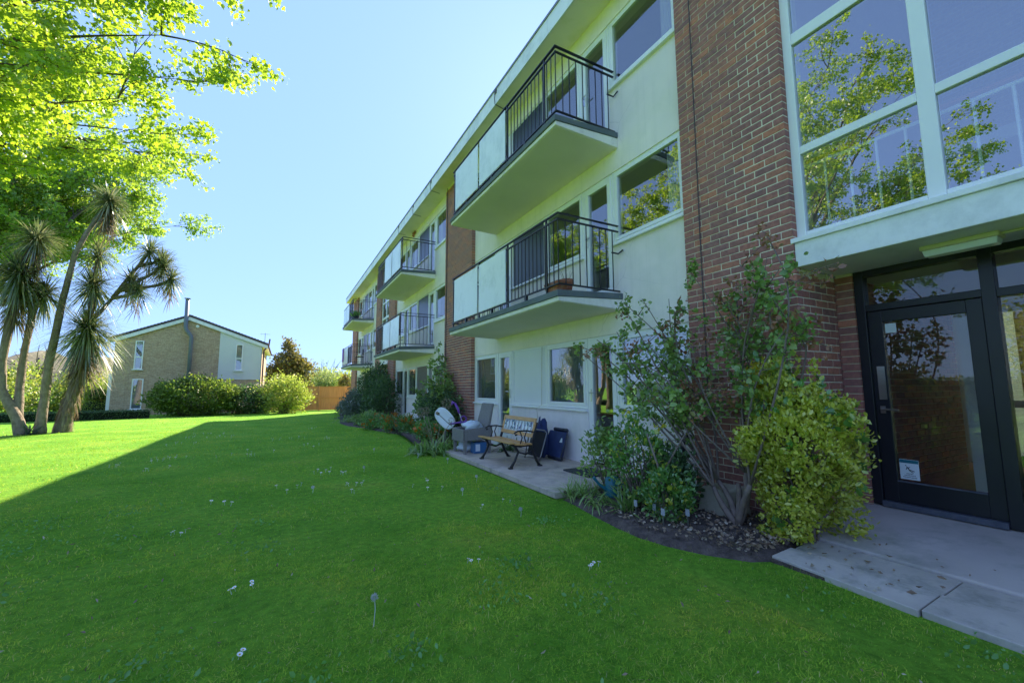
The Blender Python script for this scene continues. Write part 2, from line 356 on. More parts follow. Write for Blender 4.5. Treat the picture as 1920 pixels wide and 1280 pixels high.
LEAF = {  # templates: length along y, width along x, fold in z; triangles
 'diamond': (np.array([(0, 0, 0), (.5, .5, .12), (0, 1, -.05), (-.5, .5, .12)]), np.array([(0, 1, 2), (0, 2, 3)])),
 'oval': (np.array([(0, 0, 0), (.36, .22, .1), (.46, .6, .1), (0, 1, -.1), (-.46, .6, .1), (-.36, .22, .1), (0, .5, 0)]), np.array([(0, 1, 6), (1, 2, 6), (2, 3, 6), (3, 4, 6), (4, 5, 6), (5, 0, 6)])),
 'maple': (np.array([(0, 0, 0), (.42, .05, .08), (.55, .5, .1), (.22, .55, .02), (0, 1, -.12), (-.22, .55, .02), (-.55, .5, .1), (-.42, .05, .08)]), np.array([(0, 1, 3), (1, 2, 3), (0, 3, 5), (3, 4, 5), (0, 5, 7), (5, 6, 7)])),
}
def unit(a): return a/np.maximum(np.linalg.norm(a, axis=-1, keepdims=True), 1e-9)
def leaves(P, size, shape='diamond', aspect=.6, direction=None, dirmix=0., updown=0., g=rng):
    """leaf triangles at points P; returns V, F"""
    n = len(P); tv, tf = LEAF[shape]
    y = unit(g.normal(size=(n, 3)))
    if direction is not None: y = unit(y*(1-dirmix)+direction*dirmix)
    y[:, 2] += updown; y = unit(y)
    x = unit(np.cross(y, unit(g.normal(size=(n, 3))))); z = np.cross(x, y)
    s = size*np.clip(np.exp(g.normal(-.05, .28, n)), .45, 1.5) if np.isscalar(size) else size
    V = (P[:, None, :]+(x[:, None, :]*tv[None, :, 0:1]*aspect+y[:, None, :]*tv[None, :, 1:2]+z[:, None, :]*tv[None, :, 2:3])*s[:, None, None])
    F = tf[None]+(np.arange(n)*len(tv))[:, None, None]
    return V.reshape(-1, 3), F.reshape(-1, 3)
def blades(P, d, length, width, droop, seg=4, g=rng, taper=True):
    """strap leaves: from P in direction d, bending down by droop; V, F (quads)"""
    n = len(P); d = unit(d); side = unit(np.cross(d, np.array([0, 0, 1.])+1e-3*g.normal(size=(n, 3)))); 
    Vs = []
    for i in range(seg+1):
        t = i/seg
        c = P+d*(length*t)[:, None]; c[:, 2] -= droop*length*t*t
        wd = width*(1-t**2.2) if taper else width
        wd = np.maximum(wd*(0.55+.9*t if t < .5 else 1), .0008)
        Vs += [c-side*wd[:, None]/2, c+side*wd[:, None]/2]
    V = np.stack(Vs, 1)
    q = np.array([(2*i, 2*i+1, 2*i+3, 2*i+2) for i in range(seg)])
    F = q[None]+(np.arange(n)*(2*(seg+1)))[:, None, None]
    return V.reshape(-1, 3), F.reshape(-1, 4)
def join(parts):
    V = []; F = []; b = 0
    for v, f in parts: V.append(v); F.append(f+b); b += len(v)
    return np.concatenate(V), np.concatenate(F)
def gz(y):        # ground height: level by the entrance, then falling gently away
    y = np.asarray(y, float)
    return np.where(y < 9, 0, np.where(y < 36, -(y-9)*.0141, -.38))
def gz1(y): return float(gz(y))

# ================================================================= SETTING
def grid_sheet(name, xs, ys, zf, mat):
    X, Y = np.meshgrid(xs, ys, indexing='ij'); Z = zf(X, Y)
    V = np.stack([X, Y, Z], -1).reshape(-1, 3); ny = len(ys)
    i, j = np.meshgrid(np.arange(len(xs)-1), np.arange(ny-1), indexing='ij'); a = (i*ny+j).ravel()
    F = np.stack([a, a+ny, a+ny+1, a+1], 1)
    o = npmesh(name, V, F, mat); o['kind'] = 'structure'; return o
xs = np.concatenate([np.linspace(-900, -40, 14), np.linspace(-36, 30, 67), np.linspace(60, 900, 14)])
ys = np.concatenate([np.linspace(-300, -20, 8), np.linspace(-15, 60, 76), np.linspace(80, 1500, 16)])
def lawnz(X, Y):
    z = gz(Y)+.018*np.sin(X*.9+1)*np.sin(Y*.7)*(np.abs(X) < 25)
    z = np.where((X > 2.6), gz(Y)-.012, z)
    return z-.03*np.clip((Y-40)/100, 0, 6)
grid_sheet('lawn', xs, ys, lawnz, 'turf')
# planting bed along the building (soil mounded a little above the turf)
def bedpoly(name, pts, z):
    n = len(pts); c = np.mean(pts, 0)
    mb = MB()
    for k in range(4):
        f = (1, .93, .7, .3)[k]
        for x, y in pts: mb.v.append((c[0]+(x-c[0])*f, c[1]+(y-c[1])*f, gz1(y)-.03+z*(0, .75, 1, 1.05)[k]+random.uniform(-.012, .012)*(k > 0)))
    mb.v.append((c[0], c[1], gz1(c[1])+z))
    for k in range(3):
        for i in range(n): j = (i+1) % n; mb.f.append((k*n+i, k*n+j, (k+1)*n+j, (k+1)*n+i))
    for i in range(n): mb.f.append((3*n+i, 3*n+(i+1) % n, 4*n))
    o = mb.obj(name, 'soil', smooth=True, fixn=True); o['kind'] = 'structure'; return o
bedpoly('planting_bed', [(3.35, 2.0), (3.18, 2.08), (2.99, 2.34), (2.86, 2.63), (2.8, 2.86), (2.82, 3.2), (2.86, 3.55), (2.93, 3.95), (2.97, 4.3), (3.4, 4.3), (3.9, 4.3), (4.5, 4.3), (4.5, 3.4), (4.5, 2.6), (4.5, 2.24), (4.1, 2.2), (3.8, 2.06)], .08)
bedpoly('planting_bed', [(2.95, 8.35), (2.6, 8.6), (2.9, 9.4), (3.1, 10.2), (3.2, 11.5), (3.05, 13), (2.75, 14.5), (2.55, 16), (2.2, 17.5), (2.1, 19), (2.4, 22), (2.9, 26), (3.2, 30), (4.5, 30), (4.5, 26), (4.5, 22), (4.5, 18), (4.5, 14), (4.5, 11), (4.5, 9.0), (3.8, 8.4)], .07)
# patio: laid slabs
patio = tag(box('patio', 'mortar_dark', None, 2.93, 4.6, 4.33, 8.35, -.08, .058), kind='structure')
pw = [4.31, 5.2, 6.08, 6.94, 7.62, 8.36]
for i in range(5):
    for j, (xa, xb) in enumerate([(2.9, 3.46), (3.468, 4.02), (4.028, 4.6)]):
        o = MB().box(xa, xb, pw[i]+(.3 if j == 1 and i else 0)+.004, pw[i+1]+(.3 if j == 1 and i < 4 else 0)-.004, .0 if xa < 3 else .03, .07+random.uniform(-.003, .003)).obj('paving_slab', 'paving', patio, bevel=.006)
# path in front of the entrance
path = tag(box('path', 'soil', None, 3.32, 3.95, -6, 2.03, -.1, .012), kind='structure')
ycuts = [2.04, 1.16, .24, -.72, -1.64, -2.56, -3.5]
for i in range(6):
    for (xa, xb) in ((3.30, 3.612), (3.62, 3.962)):
        MB().hexa([(xa-.02, ycuts[i+1]+.008, -.06), (xb, ycuts[i+1]+.008, -.06), (xb, ycuts[i], -.06), (xa+(.05 if i == 0 else 0), ycuts[i], -.06),
                   (xa-.02, ycuts[i+1]+.008, .028), (xb, ycuts[i+1]+.008, .042), (xb, ycuts[i], .043), (xa+(.05 if i == 0 else 0), ycuts[i], .029)]).obj('paving_slab', 'concrete', path, bevel=.006)
entr = MB().hexa([(3.97, -3.2, -.05), (5.2, -3.2, -.05), (5.2, 2.21, -.05), (3.97, 2.08, -.05), (3.97, -3.2, .06), (5.2, -3.2, .19), (5.2, 2.21, .19), (3.97, 2.08, .064)]).obj('entrance_slab', 'concrete2', bevel=.012)
entr['kind'] = 'structure'
# far hills
def hill(name, cx, cy, lx, h, mat, seed):
    g = np.random.default_rng(seed); xs = np.linspace(-1, 1, 80); ys = np.linspace(-1, 1, 10)
    X, Y = np.meshgrid(xs, ys, indexing='ij')
    ph = g.uniform(0, 6, 6)
    prof = np.clip(1-np.abs(X)**2.2, 0, 1)*(1+.18*np.sin(X*9+ph[0])+.1*np.sin(X*23+ph[1])+.05*np.sin(X*61+ph[2]))
    Z = -8+(h+8)*prof*np.clip(1-Y*Y, 0, 1)+g.normal(0, .04*h, X.shape)
    V = np.stack([cx+X*lx, cy+Y*120, Z], -1).reshape(-1, 3); ny = len(ys)
    i, j = np.meshgrid(np.arange(79), np.arange(ny-1), indexing='ij'); a = (i*ny+j).ravel()
    o = npmesh(name, V, np.stack([a, a+ny, a+ny+1, a+1], 1), mat); o['kind'] = 'structure'
M['wood_hill'] = surf('wooded_hill', (.13, .12, .075), 1, .35, .06, .2, 1, 2.0)
hill('hill', -190, 520, 190, 26, 'wood_hill', 3)
hill('hill', 150, 700, 320, 22, 'wood_hill', 5)

# ================================================================= APARTMENT BUILDING
W = 4.44                       # rendered wall plane
PX = 4.34                      # brick pier face
FL = [0.0, 2.57, 5.14]         # storey offsets
HEAD, SILL = 2.12, .955
SOF, RTOP = 7.61, 7.95
bld = thing('apartment_building', 'three storey cream and red brick apartment block with white windows and balconies', 'apartment building', (W, 12, 0))
YN, YE = -12.0, 32.6
# bays: (y_near, y_far, dir)   layout is measured from the stair side
bays = [(3.474, 10.306, 1), (19.276, 12.445, -1), (23.72, 30.56, 1)]
# ---- bricks
import bmesh
def brickmesh():
    bm = bmesh.new(); bmesh.ops.create_cube(bm, size=1)
    bmesh.ops.scale(bm, vec=(.1025, .215, .065), verts=bm.verts)
    bmesh.ops.bevel(bm, geom=bm.edges[:], offset=.0035, segments=1, affect='EDGES')
    me = bpy.data.meshes.new('brick'); bm.to_mesh(me); bm.free(); me.materials.append(M['brick']); return me
BRICK = brickmesh()
def rows(length, first, start=0.):
    out = []; p = start; l = first
    while p < length-.02:
        e = min(p+l, length)
        if length-e < .03: e = length
        out.append((p, e)); p = e+.010; l = .215
    return out
singles = []
def pier(y0, y1, x_back, z0=0., z1=SOF, ret=None, single=False, rdepth=.72):
    """brick pier: face on x=PX from y0 to y1; ret: depth of a return on the y0 side"""
    core = box('brick_pier', 'mortar', bld, PX+.004, x_back, y0+.004, y1-.004, z0, z1)
    if ret:
        core.data.clear_geometry(); mb = MB().box(PX+.004, x_back, y0+.004, y1-.004, 2.46, z1)
        mb.box(PX+.004, PX+ret, y0+.004, y1-.004, z0, 2.458); core.data.from_pydata(mb.v, [], mb.f)
    n = int((z1-z0)/.075); st = MB(); L = y1-y0
    for i in range(n):
        zc = z0+.0375+i*.075
        if zc+.03 > z1: break
        odd = i % 2
        lst = [('f', a, b) for a, b in rows(L, .215 if not odd else .215, 0 if not odd else .1125)]
        if ret:
            dd = ret if zc < 2.42 else .085
            lst += [('r', a, b) for a, b in rows(dd, .215, .1125 if not odd else 0)]
        elif odd: lst.append(('f', 0, .1025))
        for k, a, b in lst:
            j = random.uniform(-.0015, .0015); jz = random.uniform(-.0012, .0012)
            if k == 'f': c = (PX+.05125+j, y0+(a+b)/2, zc+jz); sz = b-a; rot = 0
            else: c = (PX+(a+b)/2, y0+.05125+j, zc+jz); sz = b-a; rot = 1
            if single: singles.append((c, sz, rot, core, st))
            else: brickbox(st, c, sz, rot)
    return core, st
def brickbox(st, c, sz, rot):
    hx, hy = (.05125, sz/2) if not rot else (sz/2, .05125)
    st.box(c[0]-hx, c[0]+hx, c[1]-hy, c[1]+hy, c[2]-.0325, c[2]+.0325)
pA, stA = pier(2.22, 3.474, 4.75, ret=.72, single=True)
def screen(c):
    v = Vector(c)-EYE; d = v.dot(fw)
    return (v.dot(rt)/d*792+960, 640-v.dot(up)/d*792, d)
vis = []
for s in singles:
    x, y, d = screen(s[0]); ok = -10 < x < 1930 and -10 < y < 1290
    hid = s[2] == 0 and s[0][2] < 1.2 and s[0][1] < 2.9      # behind the variegated shrub
    vis.append((d+(100 if not ok else 0)+(20 if hid else 0), s))
vis.sort(key=lambda q: q[0])
for k, (q, (c, sz, rot, core, st)) in enumerate(vis):
    if k < 300:
        o = bpy.data.objects.new('brick', BRICK); o.location = c; o.scale = (1, sz/.215, 1); o.rotation_euler = (0, 0, R(90)*rot); link(o, core)
    else: brickbox(st, c, sz, rot)
stA.obj('brickwork', 'brick', pA)['kind'] = 'stuff'
for (a, b) in ((10.306, 12.445), (19.276, 20.53), (22.47, 23.72), (30.56, YE)):
    c, st = pier(a, b, 4.75, z0=-.4); st.obj('brickwork', 'brick', c)['kind'] = 'stuff'
c, st = pier(-.98, .27, 4.75); st.obj('brickwork', 'brick', c)['kind'] = 'stuff'
# inside face of the lobby wall seen through the entrance glass
core = box('lobby_wall', 'mortar', bld, 5.30, 8.2, 2.22, 2.5, .1, 2.5); st = MB()
for i in range(31):
    for a, b in rows(2.85, .215 if i % 2 else .1025): st.box(5.31+a, 5.31+b, 2.208, 2.23, .19+.005+i*.075, .19+.07+i*.075)
st.obj('brickwork', 'brick', core)['kind'] = 'stuff'
nib = box('brick_nib', 'mortar', bld, 5.068, 5.3, 2.07, 2.21, .0, 2.46); st = MB()
for i in range(32):
    z = .04+i*.075; st.box(5.06, 5.16, 2.064, 2.2195, z, z+.065)
st.obj('brickwork', 'brick', nib)['kind'] = 'stuff'
# ---- rendered walls and openings
# stair-side -> party-side unit layout: (kind, a, b) distances from the stair-side pier edge
UN = [('win', .03, 1.385), ('door', 1.40, 2.12), ('win', 2.145, 3.36), ('panel', 3.39, 4.745), ('door', 4.775, 5.455), ('win', 5.52, 6.80)]
def bar_frame(mb, x0, x1, ya, yb, za, zb, t, bt=None):
    bt = bt or t
    mb.box(x0, x1, ya, yb, za, za+bt).box(x0, x1, ya, yb, zb-t, zb).box(x0, x1, ya, ya+t, za+bt, zb-t).box(x0, x1, yb-t, yb, za+bt, zb-t)
def window(ya, yb, za, zb, sash=True, glass='glass', sill=True, xin=0., name='window'):
    x = W+.02+xin; mb = MB()
    bar_frame(mb, x, x+.07, ya, yb, za, zb, .045)
    if sash: bar_frame(mb, x-.012, x+.055, ya+.047, yb-.047, za+.047, zb-.047, .05)
    o = mb.obj(name, 'upvc', bld, bevel=.004)
    g = .095 if sash else .045
    box('pane', glass, o, x+.02, x+.028, ya+g, yb-g, za+g, zb-g)
    if sill:
        MB().hexa([(W-.055, ya-.02, za-.045), (x, ya-.02, za-.045), (x, yb+.02, za-.045), (W-.055, yb+.02, za-.045), (W-.055, ya-.02, za-.022), (x, ya-.02, za-.002), (x, yb+.02, za-.002), (W-.055, yb+.02, za-.022)]).obj('sill', 'upvc', o, bevel=.003)
    return o
def gdoor(ya, yb, za, zb, flip=1):
    x = W+.02; mb = MB(); bar_frame(mb, x, x+.07, ya, yb, za, zb, .04); bar_frame(mb, x-.012, x+.055, ya+.042, yb-.042, za+.042, zb-.042, .085, .12)
    o = mb.obj('balcony_door', 'upvc', bld, bevel=.004)
    box('pane', 'glass', o, x+.02, x+.028, ya+.127, yb-.127, za+.162, zb-.127)
    yh = ya+.085 if flip > 0 else yb-.085
    MB().box(x-.022, x-.012, yh-.015, yh+.015, za+.95, za+1.15).tube([(x-.022, yh, za+1.09), (x-.06, yh, za+1.09), (x-.06, yh+.11*flip, za+1.09)], .009, 6).obj('handle', 'steel', o)
    return o
for bi, (ys0, yp0, s) in enumerate(bays):
    lo, hi = min(ys0, yp0), max(ys0, yp0)
    Y = lambda d: ys0+s*d
    for k, zf in enumerate(FL):
        pale = k == 0
        nxt = zf+2.57+SILL-.045 if k < 2 else SOF
        # spandrel above the heads, then the panels under each window, split round the doors
        mb = MB(); mb.box(W, W+.25, lo, hi, zf+HEAD, zf+2.57+.12 if k < 2 else SOF); mb.obj('rendered_wall', 'render', bld)
        zb = zf+.12 if k else -.4
        segs = [(0, 1.40), (2.12, 4.775), (5.455, 6.83)]
        mb = MB()
        for a, b in segs: mb.box(W, W+.25, Y(a), Y(min(b, hi-lo)), zb, zf+SILL-.045)
        mb.obj('rendered_panel', 'render_pale' if pale else 'render', bld)
        for kind, a, b in UN:
            ya, yb = sorted((Y(a), Y(b)))
            if kind == 'win':
                film = bi == 0 and k == 0 and 2 < a < 3
                window(ya, yb, zf+SILL, zf+HEAD, glass='film' if film else 'glass')
            elif kind == 'door': gdoor(ya, yb, zf+.13, zf+HEAD, 1 if a > 3 else -1)
            else:
                pm = {0: 'white_panel', 1: 'brown_panel', 2: 'brown_panel'}[bi] if k == 0 else 'dark_panel'
                pp = box('infill_panel', pm, bld, W+.035, W+.06, ya, yb, zf+SILL, zf+HEAD)
                mb = MB(); bar_frame(mb, W+.02, W+.034, ya, yb, zf+SILL, zf+HEAD, .03); mb.obj('trim', 'upvc', pp)
                MB().hexa([(W-.055, ya-.02, zf+SILL-.045), (W+.03, ya-.02, zf+SILL-.045), (W+.03, yb+.02, zf+SILL-.045), (W-.055, yb+.02, zf+SILL-.045), (W-.055, ya-.02, zf+SILL-.022), (W+.03, ya-.02, zf+SILL-.002), (W+.03, yb+.02, zf+SILL-.002), (W-.055, yb+.02, zf+SILL-.022)]).obj('sill', 'upvc', pp, bevel=.003)
        # timber/uPVC posts closing the gaps between units
        for a, b in ((0.002, .028), (1.387, 1.398), (2.122, 2.143), (3.362, 3.388), (4.747, 4.773), (5.457, 5.518), (6.802, 6.829)):
            box('mullion_post', 'upvc', bld, W+.012, W+.2, Y(a), Y(b), zf+SILL-.044, zf+HEAD-.001)
        # rooms
        mb = MB(); mb.box(W+.27, 9, lo+.02, hi-.02, zf+.02, zf+.115); mb.obj('room_floor', 'room_floor', bld)
        mb = MB(); mb.box(W+.27, 9, lo+.02, hi-.02, zf+2.36, zf+2.5).box(8.9, 9, lo, hi, zf+.12, zf+2.36)
        mb.box(W+.27, 8.9, lo+.01, lo+.08, zf+.12, zf+2.355).box(W+.27, 8.9, hi-.08, hi-.01, zf+.12, zf+2.355)
        ym = Y(4.76); mb.box(W+.27, 8.9, ym-.03, ym+.03, zf+.12, zf+2.355)
        mb.obj('room_shell', 'room_wall', bld)
        if bi == 0 and k == 0:
            for a, b in ((.12, 1.3), (2.24, 3.27)):
                ya, yb = sorted((Y(a), Y(b))); mb = MB(); n_ = 40
                for i in range(n_):
                    y1_, y2_ = ya+(yb-ya)*i/n_, ya+(yb-ya)*(i+1)/n_; x1_, x2_ = W+.13+.012*math.sin(i*1.7), W+.13+.012*math.sin((i+1)*1.7)
                    mb.hexa([(x1_, y1_, zf+1.0), (x1_+.004, y1_, zf+1.0), (x2_+.004, y2_, zf+1.0), (x2_, y2_, zf+1.0), (x1_, y1_, zf+2.08), (x1_+.004, y1_, zf+2.08), (x2_+.004, y2_, zf+2.08), (x2_, y2_, zf+2.08)])
                mb.obj('net_curtain', 'white_panel', bld)
        # curtains drawn to the sides
        for a, b in ((.1, .42), (2.2, 2.42), (5.56, 5.75)):
            if random.random() < .65:
                mb = MB(); ya, yb = sorted((Y(a), Y(b))); n = 14
                pts = [(ya+(yb-ya)*i/n, W+.16+.02*math.sin(i*2.1)) for i in range(n+1)]
                for i in range(n):
                    (y1, x1), (y2, x2) = pts[i], pts[i+1]
                    mb.hexa([(x1, y1, zf+.9), (x1+.01, y1, zf+.9), (x2+.01, y2, zf+.9), (x2, y2, zf+.9), (x1, y1, zf+2.1), (x1+.01, y1, zf+2.1), (x2+.01, y2, zf+2.1), (x2, y2, zf+2.1)])
                mb.obj('curtain', 'curtain', bld)
# mirrored bay beside the entrance (out of view, closes the block), end wall, back, roof
box('rendered_wall', 'render', bld, W, W+.25, YN, -.98, 0, SOF)
for a, b in ((YN, .0), (2.45, 20.26), (22.75, YE)): box('rear_wall', 'house_brick', bld, 13, 13.3, a, b, -.5, SOF)
for a, b in ((0., 2.45), (20.26, 22.75)):      # glazed rear of each stair
    rw = MB()
    for ya, yb in ((a, a+.1), ((a+b)/2-.05, (a+b)/2+.05), (b-.1, b)): rw.box(9.02, 9.12, ya, yb, .0, 2.46)
    for z in (0., 1.0, 2.36): rw.box(9.03, 9.11, a+.1, (a+b)/2-.05, z, z+.1); rw.box(9.03, 9.11, (a+b)/2+.05, b-.1, z, z+.1)
    rw = rw.obj('rear_stair_window', 'upvc', bld)
    for ya, yb in ((a+.1, (a+b)/2-.05), ((a+b)/2+.05, b-.1)): box('pane', 'glass', rw, 9.06, 9.068, ya, yb, .1, 2.36)
    box('rear_wall', 'house_brick', bld, 9.0, 9.2, a+.001, b-.001, 2.461, SOF)
box('end_wall', 'house_brick', bld, W+.02, 13, YE-.3, YE, -.6, SOF-.001)
box('end_wall', 'house_brick', bld, W+.25, 13, YN, YN+.3, -.6, SOF-.001)
for a, b in ((YN+.3, -.1), (2.6, 20.15), (22.85, YE-.3)): box('floor_core', 'room_wall', bld, 9.02, 12.9, a, b, -.3, SOF-.01)
roof = box('roof', 'soffit', bld, 3.90, 13.6, YN-.5, 33.28, SOF, SOF+.10)
box('roof_deck', 'roof_edge', roof, 3.92, 13.6, YN-.5, 33.26, SOF+.102, RTOP-.03)
yy = YN-.5
while yy < 33.2:
    y2 = min(yy+3.05, 33.28)
    box('fascia_board', 'fascia', roof, 3.878, 3.899, yy+.004, y2-.004, SOF-.018, RTOP-.03); yy = y2
box('fascia_board', 'fascia', roof, 3.9, 13.6, 33.281, 33.30, SOF-.018, RTOP-.03)
box('roof_trim', 'roof_edge', roof, 3.862, 3.95, YN-.5, 33.31, RTOP-.029, RTOP+.02)
# cables, junction box and lamp along the eaves
for y in (7.9, 12.6, 14.7, 16.9):
    MB().tube([(3.872, y, RTOP-.06), (3.866, y+.05, RTOP-.2), (3.87, y+.02, SOF-.02), (3.98, y+.05, SOF-.012), (4.2, y+.1, SOF-.014)], .007, 5).obj('eaves_cable', 'cable', bld)
    MB().box(3.862, 3.878, y-.05, y+.04, RTOP-.12, RTOP-.04).obj('cable_clip', 'cable', bld)
MB().tube([(PX-.012, 3.25, .9), (PX-.013, 3.245, 3), (PX-.012, 3.235, 5), (PX-.012, 3.23, SOF)], .006, 6).obj('wall_cable', 'cable', bld)
MB().tube([(PX-.012, 12.3, .4), (PX-.012, 12.28, 4), (PX-.012, 12.28, SOF)], .012, 6).obj('wall_cable', 'cable', bld)
MB().tube([(W-.008, 7.1, .07), (W-.012, 7.12, .5), (W-.06, 7.1, .91), (W-.01, 7.0, .97), (W+.01, 7.02, 1.6), (W+.01, 7.0, 2.1)], .006, 6).obj('wall_cable', 'cable_pale', bld)
lm = MB().box(4.40, 4.50, 16.35, 16.5, SOF-.06, SOF-.0).tube([(4.42, 16.38, SOF-.05), (4.33, 16.32, SOF-.16)], [.03, .06], 8).tube([(4.46, 16.5, SOF-.05), (4.4, 16.62, SOF-.15)], [.03, .06], 8).obj('eaves_lamp', 'terracotta', bld)
# ---- balconies
SX = 3.25
RAILX = 3.316
def balcony(ya, yb, zf, s):
    """ya: stair-side end, yb: other end, zf: floor offset (2.57 or 5.14)"""
    z = zf-2.57; lo, hi = min(ya, yb)-.05, max(ya, yb)+.05
    slab = MB().hexa([(SX+.02, lo, 2.492+z), (W, lo, 2.462+z), (W, hi, 2.462+z), (SX+.02, hi, 2.492+z), (SX+.02, lo, 2.555+z), (W, lo, 2.62+z), (W, hi, 2.62+z), (SX+.02, hi, 2.555+z)]).obj('balcony', 'conc_white', bld, bevel=.008)
    MB().hexa([(SX+.04, lo+.02, 2.486+z), (W-.002, lo+.02, 2.457+z), (W-.002, hi-.02, 2.457+z), (SX+.04, hi-.02, 2.486+z), (SX+.04, lo+.02, 2.50+z), (W-.002, lo+.02, 2.48+z), (W-.002, hi-.02, 2.48+z), (SX+.04, hi-.02, 2.50+z)]).obj('underside', 'slab_under', slab)
    MB().hexa([(SX, lo-.015, 2.556+z), (W, lo-.015, 2.622+z), (W, hi+.015, 2.622+z), (SX, hi+.015, 2.556+z), (SX, lo-.015, 2.645+z), (W, lo-.015, 2.71+z), (W, hi+.015, 2.71+z), (SX, hi+.015, 2.645+z)]).obj('edge_trim', 'slate_trim', slab, bevel=.006)
    zt, zs, zb = 3.78+z, 3.695+z, 2.76+z
    Yd = lambda d: ya+s*d
    L = abs(yb-ya)
    def rail(nm, zz, w_, h_):
        mb = MB(); a, b = sorted((ya, yb))
        mb.box(RAILX-w_, RAILX+w_, a-w_, b+w_, zz-h_, zz).box(RAILX+w_, W-.005, a-w_, a+w_, zz-h_, zz).box(RAILX+w_, W-.005, b-w_, b+w_, zz-h_, zz)
        mb.obj(nm, 'black_metal', slab)
    rail('handrail', zt, .02, .014); rail('upper_rail', zs, .014, .02); rail('bottom_rail', zb, .014, .02)
    def post(x, y, z0, z1, r=.012): MB().box(x-r, x+r, y-r, y+r, z0, z1).obj('post', 'black_metal', slab)
    for d in (.3, 1.52, 2.72, L-.06): post(RAILX, Yd(d), 2.65+z, zt-.014)
    for d in (.9, 2.15, 3.4): MB().box(RAILX-.02, RAILX+.02, Yd(d)-.025, Yd(d)+.025, 2.655+z, zb-.02).obj('rail_foot', 'black_metal', slab)
    bal = lambda x, y: MB().box(x-.006, x+.006, y-.006, y+.006, zb, zs-.02).obj('baluster', 'black_metal', slab)
    d = .0
    while d < 1.5:
        if abs(d-.3) > .03: bal(RAILX, Yd(d))
        d += .115
    while d < L-.08: 
        MB().box(RAILX+.012, RAILX+.022, Yd(d)-.005, Yd(d)+.005, 2.64+z, zs-.02).obj('baluster', 'black_metal', slab); d += .23
    for yq in (ya, yb):
        x = RAILX+.125
        while x < W-.03: bal(x, yq); x += .125
    for (a, b) in ((1.55, 2.68), (2.76, L-.18)):
        p, q = sorted((Yd(a), Yd(b))); MB().box(RAILX-.034, RAILX-.022, p, q, zb-.0, zs+.005).obj('screen_panel', 'balc_glass', slab, bevel=.003)
    MB().tube([(W-.16, ya-.02*s, 3.33+z), (W-.03, ya-.02*s, 3.33+z), (W-.03, ya-.12*s, 3.36+z)], .012, 6).obj('bracket', 'black_metal', slab)
    return slab
for ys0, yp0, s in bays:
    for zf in FL[1:]: balcony(ys0+s*1.286, ys0+s*5.496, zf, s)
